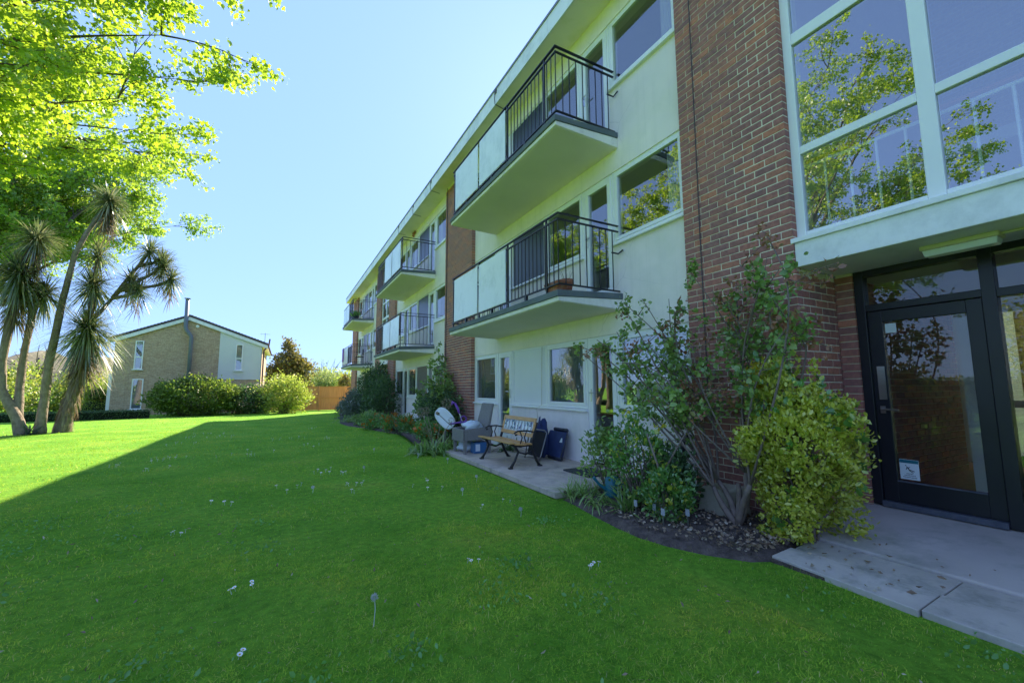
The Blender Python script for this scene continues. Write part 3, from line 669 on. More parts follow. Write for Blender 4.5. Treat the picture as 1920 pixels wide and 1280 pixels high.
# ---- stair windows, beams, entrance
def stair(y0, y1, entrance=True):
    """opening from y0 (near) to y1 (far)"""
    y0, y1 = min(y0, y1), max(y0, y1)
    beam = MB().box(PX+.012, 5.3, y0+.002, y1-.002, 2.462, 2.70).obj('entrance_beam', 'white_paint', bld, bevel=.006)
    box('beam_cap', 'white_paint', beam, PX-.012, W-.03, y0-.02, y1+.02, 2.701, 2.748, bevel=.004)
    x = PX+.075; zs_ = [2.75, 3.6, 4.78, 5.62, 6.80, SOF]
    ym = [y1-.085, y1-.97, y1-1.08, y0+.06]
    mb = MB(); mb.box(x, x+.08, y1-.085, y1, 2.75, SOF).box(x, x+.08, y0, y0+.06, 2.75, SOF).box(x, x+.08, y1-1.08, y1-.97, 2.75, SOF)
    for a, b in ((y1-.97, y1-.085), (y0+.06, y1-1.08)):
        for zz in ((2.75, 2.81), (3.6, 3.68), (4.78, 4.9), (5.6, 5.68), (6.8, 6.9)): mb.box(x+.002, x+.078, a, b, zz[0], zz[1])
    o = mb.obj('stair_window', 'upvc', bld, bevel=.006)
    for a, b in ((y1-.97, y1-.085), (y0+.06, y1-1.08)):
        for za, zb in ((2.81, 3.6), (3.68, 4.78), (4.9, 5.6), (5.68, 6.8), (6.9, SOF)):
            box('pane', 'glass_stair', o, x+.03, x+.038, a, b, za, zb)
    # interior
    mb = MB(); mb.box(4.8, 9, y1+.29, y1+.35, 2.72, SOF).box(4.8, 9, y0-.35, y0-.29, 0, SOF).box(8.2, 9, y1+.29, y1+.35, 0, 2.7)
    mb.obj('stair_wall', 'wallpink', bld)
    box('lobby_floor', 'carpet', bld, 5.25, 8.98, y0-.25, y1+.28, .05, .195)
    box('lobby_ceiling', 'room_wall', bld, 5.32, 8.98, y0-.25, y1+.28, 2.47, 2.6)
    box('stair_landing', 'room_wall', bld, 6.6, 8.3, y0-.25, y1+.28, 3.9, 4.05)
    for zz in (3.53, 6.1):
        rl = MB().tube([(4.6, y0+.02, zz-.035), (4.6, y1-.02, zz)], .016, 6).obj('stair_railing', 'upvc', bld)
        MB().tube([(4.66, y0+.02, zz+.03), (4.66, y1-.02, zz+.08)], .02, 8).obj('handrail', 'orange_rail', rl)
        for yb in np.arange(y0+.1, y1, .205): MB().tube([(4.6, yb, zz-.78), (4.6, yb, zz-.02)], .011, 6).obj('baluster', 'upvc', rl)
    if not entrance: return
    DX = 5.085
    fr = MB(); fr.box(DX, DX+.1, 1.985, 2.064, .19, 2.46).box(DX, DX+.1, 1.10, 1.185, .19, 2.46).box(DX, DX+.1, y0, y0+.08, .19, 2.46)
    fr.box(DX+.002, DX+.098, y0+.08, 1.10, 2.03, 2.10).box(DX+.002, DX+.098, 1.185, 1.985, 2.045, 2.11).box(DX+.002, DX+.098, y0+.08, 1.10, 2.40, 2.461).box(DX+.002, DX+.098, 1.185, 1.985, 2.40, 2.461)
    fr.box(DX+.002, DX+.098, y0+.08, 1.10, .19, .27)
    f = fr.obj('entrance_frame', 'black_frame', bld, bevel=.004)
    box('threshold', 'dark_frame_lite', f, DX-.03, DX+.1, 1.186, 1.984, .185, .235, bevel=.004)
    box('pane', 'glass_door', f, DX+.05, DX+.058, y0+.08, 1.10, .27, 2.03); box('pane', 'glass_door', f, DX+.05, DX+.058, 1.185, 1.985, 2.11, 2.40); box('pane', 'glass_door', f, DX+.05, DX+.058, y0+.08, 1.10, 2.10, 2.40)
    d = MB(); xa, xb = DX+.022, DX+.075
    d.box(xa, xb, 1.868, 1.981, .237, 2.041).box(xa, xb, 1.189, 1.29, .237, 2.041).box(xa, xb, 1.29, 1.868, .237, .43).box(xa, xb, 1.29, 1.868, 1.93, 2.041)
    door = d.obj('entrance_door', 'black_frame', bld, bevel=.004)
    box('pane', 'glass_door', door, DX+.05, DX+.058, 1.29, 1.868, .43, 1.93)
    box('glazing_bead', 'dark_frame_lite', door, xa-.006, xa, 1.29, 1.868, .424, .438)
    box('push_plate', 'steel', door, xa-.004, xa, 1.885, 1.945, 1.18, 1.50)
    MB().box(xa-.008, xa, 1.905, 1.945, 1.05, 1.12).tube([(xa-.008, 1.925, 1.09), (xa-.05, 1.925, 1.09), (xa-.05, 1.79, 1.085)], .009, 8).obj('door_handle', 'steel', door)
    nt_ = box('notice', 'label_white', door, DX+.0450, DX+.0495, 1.775, 1.858, 1.82, 1.91)
    sg = box('notice', 'label_white', door, DX+.0440, DX+.0495, 1.715, 1.852, .452, .632)
    sx = DX+.0436
    box('notice_band', 'teal', sg, sx-.0004, sx, 1.716, 1.851, .60, .630)
    fig = MB(); q = lambda pts: fig.prism([(1.852-u, .45+v) for u, v in pts], 0, sx-.0006, sx)
    q([(.045, .122), (.055, .118), (.075, .088), (.068, .084)]); q([(.068, .09), (.096, .068), (.093, .063), (.066, .084)]); q([(.075, .092), (.105, .082), (.104, .076), (.072, .087)]); q([(.05, .11), (.043, .09), (.046, .089), (.055, .105)]); q([(.06, .11), (.075, .118), (.076, .115), (.063, .104)]); q([(.04, .13), (.047, .134), (.05, .127), (.043, .123)])
    fig.obj('slipping_figure', 'blackcloth', sg)
    tx = MB()
    for (ua, ub, v) in ((.045, .09, .052), (.03, .11, .036), (.02, .072, .02), (.078, .118, .018)):
        u = ua
        while u < ub:
            l = random.uniform(.006, .010); tx.box(sx-.0006, sx, 1.852-u-l, 1.852-u, .45+v, .45+v+.007); u += l+.0025
    tx.obj('notice_writing', 'flue', sg)
    # white post inside, seen through the door
    box('lobby_post', 'upvc', bld, 6.55, 6.65, 1.62, 1.74, .196, 2.3)
    # bulkhead lamp and its conduit under the beam
    l = MB().box(4.63, 4.79, .95, 1.40, 2.425, 2.461).obj('entrance_lamp', 'lamp_body', bld, bevel=.006)
    MB().hexa([(4.66, .97, 2.375), (4.76, .97, 2.375), (4.76, 1.38, 2.375), (4.66, 1.38, 2.375), (4.64, .96, 2.424), (4.78, .96, 2.424), (4.78, 1.39, 2.424), (4.64, 1.39, 2.424)]).obj('diffuser', 'lamp_diff', l, bevel=.006)
    MB().tube([(4.71, .95, 2.45), (4.71, .3, 2.45)], .01, 6).obj('conduit', 'lamp_body', l)
stair(.27, 2.22)
stair(20.53, 22.47, entrance=False)
box('porch_wall', 'brick', bld, 5.1, 5.3, 20.53, 22.47, -.4, 2.46)

# ================================================================= NEIGHBOURING HOUSE
HY = 36.0
hs = thing('house', 'two storey brown brick gabled house with white panel and steel flue', 'house', (-5.6, HY, -.4))
XL, XR, RX, EZ, RZ = -9.64, -1.45, -5.87, 4.55, 6.2
MB().prism([(XL, -.6), (XR, -.6), (XR, EZ-.05), (RX, RZ-.05), (XL, EZ-.05)], 1, HY, HY+9.5).obj('wall', 'house_brick', hs, fixn=True)
MB().prism([(-4.06, 1.95), (XR-.03, 1.95), (XR-.03, EZ-.08), (-4.06, EZ+(RZ-EZ)*(XR+4.06)/(XR-RX)-.08)], 1, HY-.03, HY-.001).obj('rendered_panel', 'house_white', hs, fixn=True)
def slope(xa, za, xb, zb, t0, t1, y0, y1): return MB().hexa([(xa, y0, za+t0), (xb, y0, zb+t0), (xb, y1, zb+t0), (xa, y1, za+t0), (xa, y0, za+t1), (xb, y0, zb+t1), (xb, y1, zb+t1), (xa, y1, za+t1)])
def prolong(x): return EZ+(RZ-EZ)*((x-XL)/(RX-XL) if x < RX else (XR-x)/(XR-RX))
xa, xb = XL-.35, XR+.35
za, zb = EZ-(RZ-EZ)*.35/(RX-XL), EZ-(RZ-EZ)*.35/(XR-RX)
rf = slope(xa, za, RX, RZ, .03, .16, HY-.10, HY+9.8).obj('roof', 'tile', hs)
slope(RX, RZ, xb, zb, .03, .16, HY-.10, HY+9.8).obj('roof', 'tile', hs)
for k in range(24):           # verge tiles stepping down both slopes
    t0, t1 = k/24, (k+1)/24
    for (x1, z1) in ((xa, za), (xb, zb)):
        p0 = (RX+(x1-RX)*t0, RZ+(z1-RZ)*t0); p1 = (RX+(x1-RX)*t1, RZ+(z1-RZ)*t1)
        if x1 > RX: slope(p0[0], p0[1], p1[0], p1[1]+.03, .165, .195, HY-.14, HY+.4).obj('verge_tile', 'tile', rf)
        else: slope(p1[0], p1[1]+.03, p0[0], p0[1], .165, .195, HY-.14, HY+.4).obj('verge_tile', 'tile', rf)
slope(xa, za, RX, RZ, -.2, .029, HY-.13, HY-.09).obj('bargeboard', 'white_paint', hs)
slope(RX, RZ, xb, zb, -.2, .029, HY-.13, HY-.09).obj('bargeboard', 'white_paint', hs)
slope(XR, EZ-.09, xb, zb-.02, -.12, -.09, HY-.1, HY+9.6).obj('eaves_soffit', 'white_paint', hs)
def hwin(x0, x1, z0, z1, split=None, mat='glass', y=HY):
    mb = MB(); 
    for a in ((x0, x1, z0, z0+.06), (x0, x1, z1-.06, z1), (x0, x0+.06, z0+.06, z1-.06), (x1-.06, x1, z0+.06, z1-.06)): mb.box(a[0], a[1], y-.05, y+.04, a[2], a[3])
    if split: mb.box(x0+.06, x1-.06, y-.05, y+.04, split-.04, split+.04)
    o = mb.obj('window', 'upvc', hs)
    box('pane', 'glass', o, x0+.05, x1-.05, y-.02, y-.012, z0+.05, z1-.05)
    box('blind', 'blind', o, x0+.05, x1-.05, y-.009, y-.004, z0+.05, z1-.05)
    box('sill', 'white_paint', o, x0-.08, x1+.08, y-.12, y-.051, z0-.06, z0-.001)
hwin(-8.62, -8.19, 2.6, 4.47, 3.4); hwin(-8.62, -8.05, 0.0, 1.97); hwin(-3.08, -2.64, 2.6, 4.47, 3.45, y=HY-.03)
fl = MB().tube([(-5.67, HY-.22, 1.2), (-5.67, HY-.22, 4.75), (-5.7, HY-.22, 4.9), (-6.0, HY-.22, 5.35), (-6.04, HY-.22, 5.5), (-6.05, HY-.22, 7.45)], .115, 12).obj('flue', 'flue', hs, smooth=True)
MB().lathe((-6.05, HY-.22, 7.42), [(.02, .1), (.19, .08), (.19, .05), (.12, .03), (.115, 0)], 14).obj('cowl', 'flue', fl)
MB().tube([(XR+.1, HY-.06, -.3), (XR+.1, HY-.06, 3.95), (XR+.12, HY-.06, 4.1), (XR+.4, HY-.06, 4.45), (XR+.45, HY-.06, 4.95)], .055, 8).obj('downpipe', 'downpipe', hs)
MB().tube([(XR+.38, HY-.1, zb+.0), (XR+.38, HY+9.6, zb+.0)], .06, 8).obj('gutter', 'downpipe', hs)
MB().tube([(-5.4, HY-.02, 5.62), (-5.4, HY-.06, 5.62)], .1, 12).obj('vent', 'white_paint', hs)
an = MB().tube([(XR-.2, HY+9, 4.6), (XR-.2, HY+9, 6.4)], .02, 5)
for k in range(5): an.tube([(XR-.5+k*.12, HY+9-.25, 6.3), (XR-.5+k*.12, HY+9+.25, 6.3)], .012, 4)
an.tube([(XR-.6, HY+9, 6.3), (XR+.2, HY+9, 6.3)], .012, 4).obj('aerial', 'flue', hs)
box('bay_window', 'upvc', hs, XL-.5, XL-.001, HY+1.2, HY+3, -.3, 2.3)

# ================================================================= FENCE
fn = thing('fence', 'tan close board timber fence panels between house and apartment block', 'fence', (3.5, HY, -.4))
fx = -1.15
while fx < 11.5:
    x2 = fx+1.83; z0, z1 = gz1(HY)+.02, 1.42
    MB().box(fx-.05, fx+.05, HY-.07, HY+.03, z0-.2, z1+.06).obj('post', 'fence', fn)
    pn = MB(); nb = 18
    for k in range(nb):
        a = fx+.05+(x2-fx-.1)*k/nb; b = fx+.05+(x2-fx-.1)*(k+1)/nb
        pn.hexa([(a, HY-.008, z0), (b+.012, HY-.022, z0), (b+.012, HY, z0), (a, HY+.012, z0), (a, HY-.008, z1), (b+.012, HY-.022, z1), (b+.012, HY, z1), (a, HY+.012, z1)])
    p = pn.obj('fence_panel', 'fence', fn); p['kind'] = 'stuff'
    box('rail', 'fence', fn, fx+.05, x2-.05, HY-.055, HY-.023, z0+.95, z0+1.03); box('capping', 'fence', fn, fx+.05, x2-.05, HY-.05, HY+.04, z1, z1+.035)
    fx = x2

# ================================================================= VEGETATION BUILDERS
def curve(p0, p1, sag=0., wob=.0, n=7, g=random):
    p0, p1 = Vector(p0), Vector(p1); L = (p1-p0).length; out = []
    o1 = Vector((g.uniform(-1, 1), g.uniform(-1, 1), g.uniform(-1, 1)))*wob*L
    for i in range(n+1):
        t = i/n; p = p0.lerp(p1, t)+o1*math.sin(math.pi*t)+Vector((0, 0, sag*L*math.sin(math.pi*t)))
        out.append(p)
    return out
def tree(name, label, base, fork, targets, cat='tree', group=None, leafmat='maple', size=.13, nleaf=60, trunk_r=.35, bark='bark', shape='maple', seed=1, nbr=7, ntw=6, blen=2.0, tlen=.75, aspect=1.0):
    g = random.Random(seed); gn = np.random.default_rng(seed)
    t = thing(name, label, cat, base, group)
    base, fork = Vector(base), Vector(fork)
    tr = MB(); c = curve(base, fork, 0, .04, 8, g); tr.tube(c, [trunk_r*(1.35 if i == 0 else 1-.035*i) for i in range(9)], 14)
    tr.obj('trunk', bark, t, smooth=True)
    br = MB(); P = []; D = []
    for tg in targets:
        tg = Vector(tg); st = fork-(fork-base)*g.uniform(0, .22)
        lc = curve(st, tg, .10, .09, 9, g); r0 = trunk_r*.28*min(1, (tg-st).length/6)
        br.tube(lc, [max(.006, r0*(1-.97*i/9)) for i in range(10)], 7)
        ax = (tg-st).normalized()
        for b in range(nbr):
            f = .35+.65*(b+g.random())/nbr
            if b >= nbr-2: f = 1.0
            i = min(8, int(f*9)); p = lc[i].lerp(lc[i+1], f*9-i)
            d = (ax*.75+Vector((g.uniform(-1, 1), g.uniform(-1, 1), g.uniform(-.55, .6)))*.85).normalized()
            e = p+d*blen*g.uniform(.5, 1.1)*(1.15-.5*f)
            bc = curve(p, e, -.04, .08, 5, g); rb = max(.008, r0*.35*(1-f*.6)); br.tube(bc, [rb*(1-.8*k/5) for k in range(6)], 5)
            for w_ in range(ntw):
                f2 = .2+.8*(w_+g.random())/ntw; k = min(4, int(f2*5)); q = bc[k].lerp(bc[k+1], f2*5-k)
                d2 = (d*.7+Vector((g.uniform(-1, 1), g.uniform(-1, 1), g.uniform(-.8, .5)))*.9).normalized()
                q2 = q+d2*tlen*g.uniform(.5, 1.1); br.tube([q, q.lerp(q2, .5)+Vector((0, 0, .03)), q2], [.008, .006, .003], 3, False)
                m = int(nleaf*g.uniform(.6, 1.2)); tt = gn.beta(2.2, 1.1, m)[:, None]
                a0, a1 = np.array(q), np.array(q2)
                P.append(a0+(a1-a0)*tt+gn.normal(0, .085*tlen/.75, (m, 3))); D.append(np.repeat(np.array(d2)[None], m, 0))
    br.obj('branches', bark, t, smooth=True)['kind'] = 'stuff'
    P = np.concatenate(P); D = np.concatenate(D)
    V, F = leaves(P, size, shape, aspect, D, .35, -.35, gn)
    npmesh('crown', V, F, leafmat, t)
    return t
def shrub(name, label, c, rad, cat='shrub', group=None, mat='green_leaf', n=300, per=14, size=.05, shape='diamond', aspect=.6, spread=.07, seed=1, stems=7, fill=.55, updown=.2, extra=None, stem='stem', lump=.2, core=False):
    """mounded plant: stems from the base, leaf clumps through an uneven ellipsoid shell. c = base centre on the ground, rad = half sizes (z: full height)"""
    g = random.Random(seed); gn = np.random.default_rng(seed); t = thing(name, label, cat, c, group)
    c = np.array(c, float); rx, ry, h = rad
    u = unit(gn.normal(size=(n, 3))); rr = fill+(1-fill)*gn.random(n)**.5
    ph = gn.uniform(0, 6, 6)
    rr *= 1+lump*(np.sin(u[:, 0]*4+ph[0])*np.sin(u[:, 1]*4+ph[1])+.6*np.sin(u[:, 2]*7+ph[2]+u[:, 0]*5))
    C = c+np.stack([u[:, 0]*rx*rr, u[:, 1]*ry*rr, h*.52+u[:, 2]*h*.5*rr], 1)
    C[:, 2] = np.maximum(C[:, 2], c[2]+.03)
    mb = MB()
    for k in gn.choice(n, min(n, stems*4), False):
        p0 = c+np.array([g.uniform(-.25, .25)*rx, g.uniform(-.25, .25)*ry, -.03]); pts = curve(p0, C[k], .04, .08, 5, g)
        rs = .012*max(.4, h); mb.tube(pts, [rs*(1-.75*i/5) for i in range(6)], 5)
    mb.obj('stems', stem, t, smooth=True)['kind'] = 'stuff'
    P = np.repeat(C, per, 0)+gn.normal(0, spread, (n*per, 3)); P[:, 2] = np.maximum(P[:, 2], c[2]+.01)
    dirn = unit(P-(c+np.array([0, 0, h*.35])))
    V, F = leaves(P, size, shape, aspect, dirn, .45, updown, gn)
    npmesh('foliage', V, F, mat, t)
    if extra:
        for nm, em, idx, sz, shp in extra:      # patches of other leaves or flowers: (name, material, fraction, size, shape)
            k = gn.choice(n, max(2, int(n*idx)), False); Q = np.repeat(c+(C[k]-c)*1.06, 5, 0)+gn.normal(0, spread*.7, (len(k)*5, 3))
            V, F = leaves(Q, sz, shp, .9, unit(Q-c), .5, .2, gn); npmesh(nm, V, F, em, t)['kind'] = 'stuff'
    return t
def clump(name, label, c, n, length, width, droop=.5, cat='plant', group=None, mat='strap', seed=1, spread=.12, up=1.1, heads=None):
    g = np.random.default_rng(seed); t = thing(name, label, cat, c, group)
    P = np.array(c, float)+np.stack([g.normal(0, spread, n), g.normal(0, spread, n), np.zeros(n)], 1)
    d = g.normal(size=(n, 3)); d[:, 2] = np.abs(d[:, 2])*.4+up*g.uniform(.35, 1.2, n)
    V, F = blades(P, d, length*g.uniform(.6, 1.15, n), width*g.uniform(.7, 1.2, n), droop*g.uniform(.5, 1.5, n), 5, g)
    npmesh('leaves', V, F, mat, t)
    if heads:
        for (dx, dy, dz, r) in heads:
            q = np.array(c)+np.array((dx, dy, dz)); hd = MB().tube([c, (c[0]+dx*.5, c[1]+dy*.5, c[2]+dz*.6), tuple(q)], .006, 5).obj('flower_stalk', 'dryhead', t)
            k = 220; u = unit(g.normal(size=(k, 3))); V, F = leaves(q+u*r*g.uniform(.6, 1, (k, 1)), r*.28, 'diamond', .4, u, .9, 0, g); npmesh('seed_head', V, F, 'dryhead', hd)
    return t

# ================================================================= TREES
mt = [(-1.4, 7.4, 7.7), (-2.0, 8.2, 7.0), (-2.1, 9.8, 7.3), (-2.9, 10.7, 6.5), (-3.4, 12.8, 7.0), (-3.6, 14.6, 7.8), (-2.7, 7.2, 6.5), (-3.3, 8.3, 6.0), (-2.8, 9.4, 6.4), (-4.9, 12.3, 8.0), (-3.9, 12.5, 7.9), (-5.4, 14.2, 8.8), (-2.3, 7.0, 7.1), (-3.4, 7.3, 6.3), (-4.5, 10.2, 6.9), (-2.6, 8.6, 8.2), (-2.0, 7.6, 8.5),
      (-7, 5, 6.5), (-10, 4, 7), (-13, 6, 7), (-15, 10, 7.5), (-14, 14, 7), (-10, 16, 8), (-6, 9, 10.5), (-9, 9, 12.5), (-12, 9, 11), (-8, 13, 11), (-5, 6, 9), (-4, 11, 9.5), (-11, 12, 10), (-3.5, 6, 8.2), (-9, 5, 9), (-9, 6, 11.4), (-8, 7, 12.8), (-11, 6, 12.2), (-7, 6, 11), (-10, 4.6, 7.5), (-8, 5.2, 6.2), (-9.4, 8, 13.2), (-6.5, 5.5, 9.5), (-12, 5, 9.5)]
tree('maple_tree', 'large broadleaf tree with bright yellow green spring leaves overhanging the lawn', (-9.6, 10.2, -.02), (-9.2, 10.2, 3.6), mt, leafmat='maple', size=.07, nleaf=66, seed=4, trunk_r=.42, nbr=8, ntw=6)
EXTRA = [(-9.1, 22.8, 10.0), (-7.9, 23.4, 10.9), (-6.4, 23.3, 11.0), (-5.2, 23.7, 10.7), (-5.7, 24.0, 9.5), (-7.4, 24.8, 9.2), (-9.4, 25.1, 9.4), (-4.9, 24.4, 8.9), (-5.7, 24.0, 12.4), (-7.5, 24.4, 12.9), (-9.0, 24.1, 12.4), (-10.3, 24.6, 9.7), (-10.6, 26.1, 8.3), (-6.7, 26.1, 8.7), (-9.1, 27.5, 9.1)]
mt2 = [(-6.4, 23, 9.6), (-7.6, 23, 10.4), (-10.5, 23, 8.6), (-12, 22, 8.6), (-8.6, 24, 10.8), (-11, 25, 10), (-13.5, 24, 9), (-9.6, 22.5, 7.2), (-7.6, 22.6, 7.4), (-14, 20, 7.5), (-11, 19, 8)]+EXTRA
tree('maple_tree', 'smaller broadleaf tree with yellow green leaves standing behind the cabbage palms', (-11.3, 23, -.2), (-11, 23, 4.2), mt2, leafmat='maple2', size=.085, nleaf=58, seed=9, trunk_r=.28, nbr=11, ntw=6, blen=2.2, tlen=.85)
def dome_tree(name, label, c, rad, mat, n, per, size, seed, cat='tree', group=None, trunk=1.2, fill=.35, shape='diamond', lump=.25, spread=.3, cone=0.):
    g = random.Random(seed); gn = np.random.default_rng(seed); t = thing(name, label, cat, c, group)
    c = np.array(c, float); rx, ry, h = rad
    MB().tube(curve(c+np.array([0, 0, -.2]), c+np.array([0, 0, trunk+h*.55]), 0, .03, 5, g), [h*.045*(1-.13*i) for i in range(6)], 8).obj('trunk', 'bark', t, smooth=True)
    u = unit(gn.normal(size=(n, 3))); rr = fill+(1-fill)*gn.random(n)**.5; ph = gn.uniform(0, 6, 6)
    rr *= 1+lump*(np.sin(u[:, 0]*5+ph[0])*np.sin(u[:, 1]*5+ph[1])+.7*np.sin(u[:, 2]*8+ph[2]+u[:, 0]*6+ph[3]))
    zz = trunk+h*.5+u[:, 2]*h*.5*rr; tap = 1-cone*np.clip((zz-trunk)/h, 0, 1)
    C = c+np.stack([u[:, 0]*rx*rr*tap, u[:, 1]*ry*rr*tap, zz], 1)
    br = MB()
    for k in gn.choice(n, min(26, n), False):
        p0 = c+np.array([0, 0, trunk+h*g.uniform(0, .35)]); br.tube(curve(p0, C[k], .05, .08, 5, g), [h*.014*(1-.8*i/5) for i in range(6)], 4)
    br.obj('branches', 'bark', t)['kind'] = 'stuff'
    P = np.repeat(C, per, 0)+gn.normal(0, spread, (n*per, 3)); V, F = leaves(P, size, shape, .7, unit(P-c), .3, .1, gn)
    npmesh('crown', V, F, mat, t); return t
dome_tree('conifer_tree', 'bronze green conical evergreen tree behind the timber fence', (.55, 48, -.4), (2.5, 2.3, 5.2), 'conifer', 420, 36, .22, 21, trunk=.5, fill=.45, cone=.55, spread=.22)
dome_tree('pale_tree', 'pale green airy tree behind the fence beside the apartment block', (5.0, 58, -.5), (2.7, 2.5, 3.6), 'pale_tree', 260, 20, .22, 22, trunk=.6, spread=.3)
dome_tree('pale_tree', 'hazy green rounded tree behind the fence next to the bronze evergreen', (3.2, 66, -.6), (3.4, 2.6, 4.0), 'grey_leaf', 260, 20, .26, 23, trunk=.6, spread=.35)
dome_tree('clipped_tree', 'dark clipped yew column seen over the fence', (5.55, 46, -.4), (.62, .62, 2.9), 'conifer', 160, 26, .12, 24, trunk=.1, fill=.8, lump=.04, spread=.1)
dome_tree('pale_tree', 'yellow green tree seen over the fence under the far balcony', (7.4, 52, -.5), (1.8, 2, 3.4), 'garden', 200, 22, .2, 25, trunk=.3)
dome_tree('broom_tree', 'leafless greyish twiggy tree rising above the pale tree', (5.5, 64, -.5), (2.0, 1.8, 5.6), 'grey_leaf', 26, 5, .09, 26, trunk=1.0, spread=.12)
for k, (x, y, rx, h, mt_, lb) in enumerate([(-17.6, 46, 3.4, 2.9, 'garden', 'yellow green garden tree left of the cordyline trunks'), (-13.8, 47, 2.2, 2.7, 'garden', 'golden garden tree seen between two cordyline trunks'), (-20.5, 44, 2.6, 3.6, 'laurel', 'dark green garden tree at the edge of the far lawn'),
        (-12.6, 52, 2.2, 3.2, 'laurel', 'green garden tree behind the clipped topiary'), (-24, 54, 4.5, 4.4, 'garden', 'broad yellow green tree far beyond the low hedge'), (-15.8, 56, 2.4, 3.2, 'lime', 'lime green tree far beyond the low hedge')]):
    dome_tree('garden_tree', lb, (x, y, -.7), (rx, rx*.9, h), mt_, 230, 22, .2, 40+k, trunk=.15, fill=.5, spread=.26, group=None)
dome_tree('broom_tree', 'bare grey twiggy tree far behind the left cordyline', (-21, 58, -.7), (2.4, 2.2, 6.5), 'grey_leaf', 26, 5, .09, 50, trunk=1.5, spread=.12)
tp = thing('topiary', 'clipped golden topiary of two stacked balls beside the brick house', 'topiary', (-12, 42, -.5))
for (zc, r, nn) in ((.35, .95, 420), (1.35, .62, 260)):
    u = unit(rng.normal(size=(nn*8, 3))); P = np.array((-12, 42, -.5+zc))+u*np.array((r, r, r*.8))*rng.uniform(.93, 1.02, (nn*8, 1))
    V, F = leaves(P, .085, 'diamond', .8, u, .5, 0); npmesh('clipped_ball', V, F, 'garden', tp)
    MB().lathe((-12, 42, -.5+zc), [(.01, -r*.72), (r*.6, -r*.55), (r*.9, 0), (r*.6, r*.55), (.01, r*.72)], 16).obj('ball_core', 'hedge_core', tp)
hd = thing('low_hedge', 'low clipped green hedge along the far edge of the lawn', 'hedge', (-13.5, 30.6, -.33))
P = np.stack([rng.uniform(-19, -6.5, 16000), 30.6+rng.uniform(-.3, .3, 16000), -.33+.5*rng.random(16000)**.7], 1); V, F = leaves(P, .06, 'diamond', .7); npmesh('foliage', V, F, 'dark_leaf', hd)
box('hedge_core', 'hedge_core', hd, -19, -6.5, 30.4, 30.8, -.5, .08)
# hedge and trees on the far side of the drive, mirrored in the windows and the door
hb = thing('boundary_hedge', 'long clipped green hedge bordering the lawn opposite the entrance', 'hedge', (-19, 0, 0))
P = np.stack([-19+rng.uniform(-.6, .6, 26000), rng.uniform(-26, 28, 26000), 1.75*rng.random(26000)**.6], 1); V, F = leaves(P, .13, 'diamond', .8); npmesh('foliage', V, F, 'laurel', hb)
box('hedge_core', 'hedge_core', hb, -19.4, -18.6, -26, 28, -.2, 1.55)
for k, (x, y, h) in enumerate([(-27, -6, 5.2), (-30, 6, 6.0), (-26, -16, 5.0), (-29, 19, 4.5)]):
    dome_tree('garden_tree', ['round green tree beyond the boundary hedge, first of the row', 'tall green tree beyond the boundary hedge, second of the row', 'broad green tree beyond the boundary hedge at its near end', 'low green tree beyond the boundary hedge at its far end'][k], (x, y, -.1), (3, 3, h), 'garden', 230, 18, .28, 60+k, trunk=.8, spread=.35)

# ================================================================= CORDYLINE PALMS
def rosette(t, c, r, n, seed, axis=(0, 0, 1), skirt=0, wid=.035, drp=.6):
    g = np.random.default_rng(seed); c = np.array(c, float)
    n = int(n*1.7); r = r*1.22; wid = wid*1.3; u = unit(g.normal(size=(n, 3))+np.array(axis)*.4); P = c+u*r*.05+np.array((0, 0, 1.))*g.uniform(-.18, .12, (n, 1))*r
    V, F = blades(P, u, r*g.uniform(.7, 1.1, n), np.full(n, wid), drp*g.uniform(.2, 1.3, n), 3, g); npmesh('leaf_rosette', V, F, 'sword', t)
    if skirt:
        m = int(skirt*1.1); u = unit(np.stack([g.normal(size=m), g.normal(size=m), -np.abs(g.normal(size=m))*.9-.3], 1)); P = c-np.array((0, 0, 1.))*g.uniform(.1, 1.1, (m, 1))*r+u*.1
        V, F = blades(P, u, r*g.uniform(.35, .7, m), np.full(m, wid), .5*np.ones(m), 3, g); npmesh('dead_leaf_skirt', V, F, 'deadleaf', t)
def trunk(t, pts, rad, name='trunk'):
    fine = []; rf_ = []; rad = [q*.85 for q in rad]
    for i in range(len(pts)-1):
        for k in range(4):
            f = k/4; fine.append(Vector(pts[i]).lerp(Vector(pts[i+1]), f)+Vector((random.uniform(-1, 1), random.uniform(-1, 1), 0))*rad[i]*.06); rf_.append((rad[i]*(1-f)+rad[i+1]*f)*random.uniform(.93, 1.07))
    fine.append(Vector(pts[-1])); rf_.append(rad[-1]); return MB().tube(fine, rf_, 12).obj(name, 'bark_pale', t, smooth=True)
PY = 19.7
c1 = thing('cordyline_palm', 'cabbage palm with two grey trunks forking at the base and a big drooping crown', 'palm tree', (-7.35, PY, -.16))
trunk(c1, [(-7.3, PY, -.2), (-7.5, PY, .45), (-7.95, PY+.1, 1.3), (-8.0, PY+.1, 2.2), (-7.95, PY+.1, 3.6), (-7.85, PY+.1, 4.7)], [.22, .16, .13, .12, .13, .14])
trunk(c1, [(-7.5, PY+.1, .4), (-7.6, PY+.25, 1.4), (-7.6, PY+.3, 2.6), (-7.5, PY+.3, 4.2), (-7.4, PY+.3, 4.8)], [.15, .12, .11, .11, .1])
rosette(c1, (-7.85, PY+.1, 5.0), 1.05, 420, 71, skirt=160); rosette(c1, (-7.3, PY+.3, 4.55), .8, 180, 72)
trunk(c1, [(-7.85, PY+.1, 4.9), (-7.8, PY+.1, 5.6), (-7.6, PY+.1, 6.2)], [.1, .08, .07], 'branch'); rosette(c1, (-7.55, PY+.1, 6.35), .8, 230, 73, skirt=50)
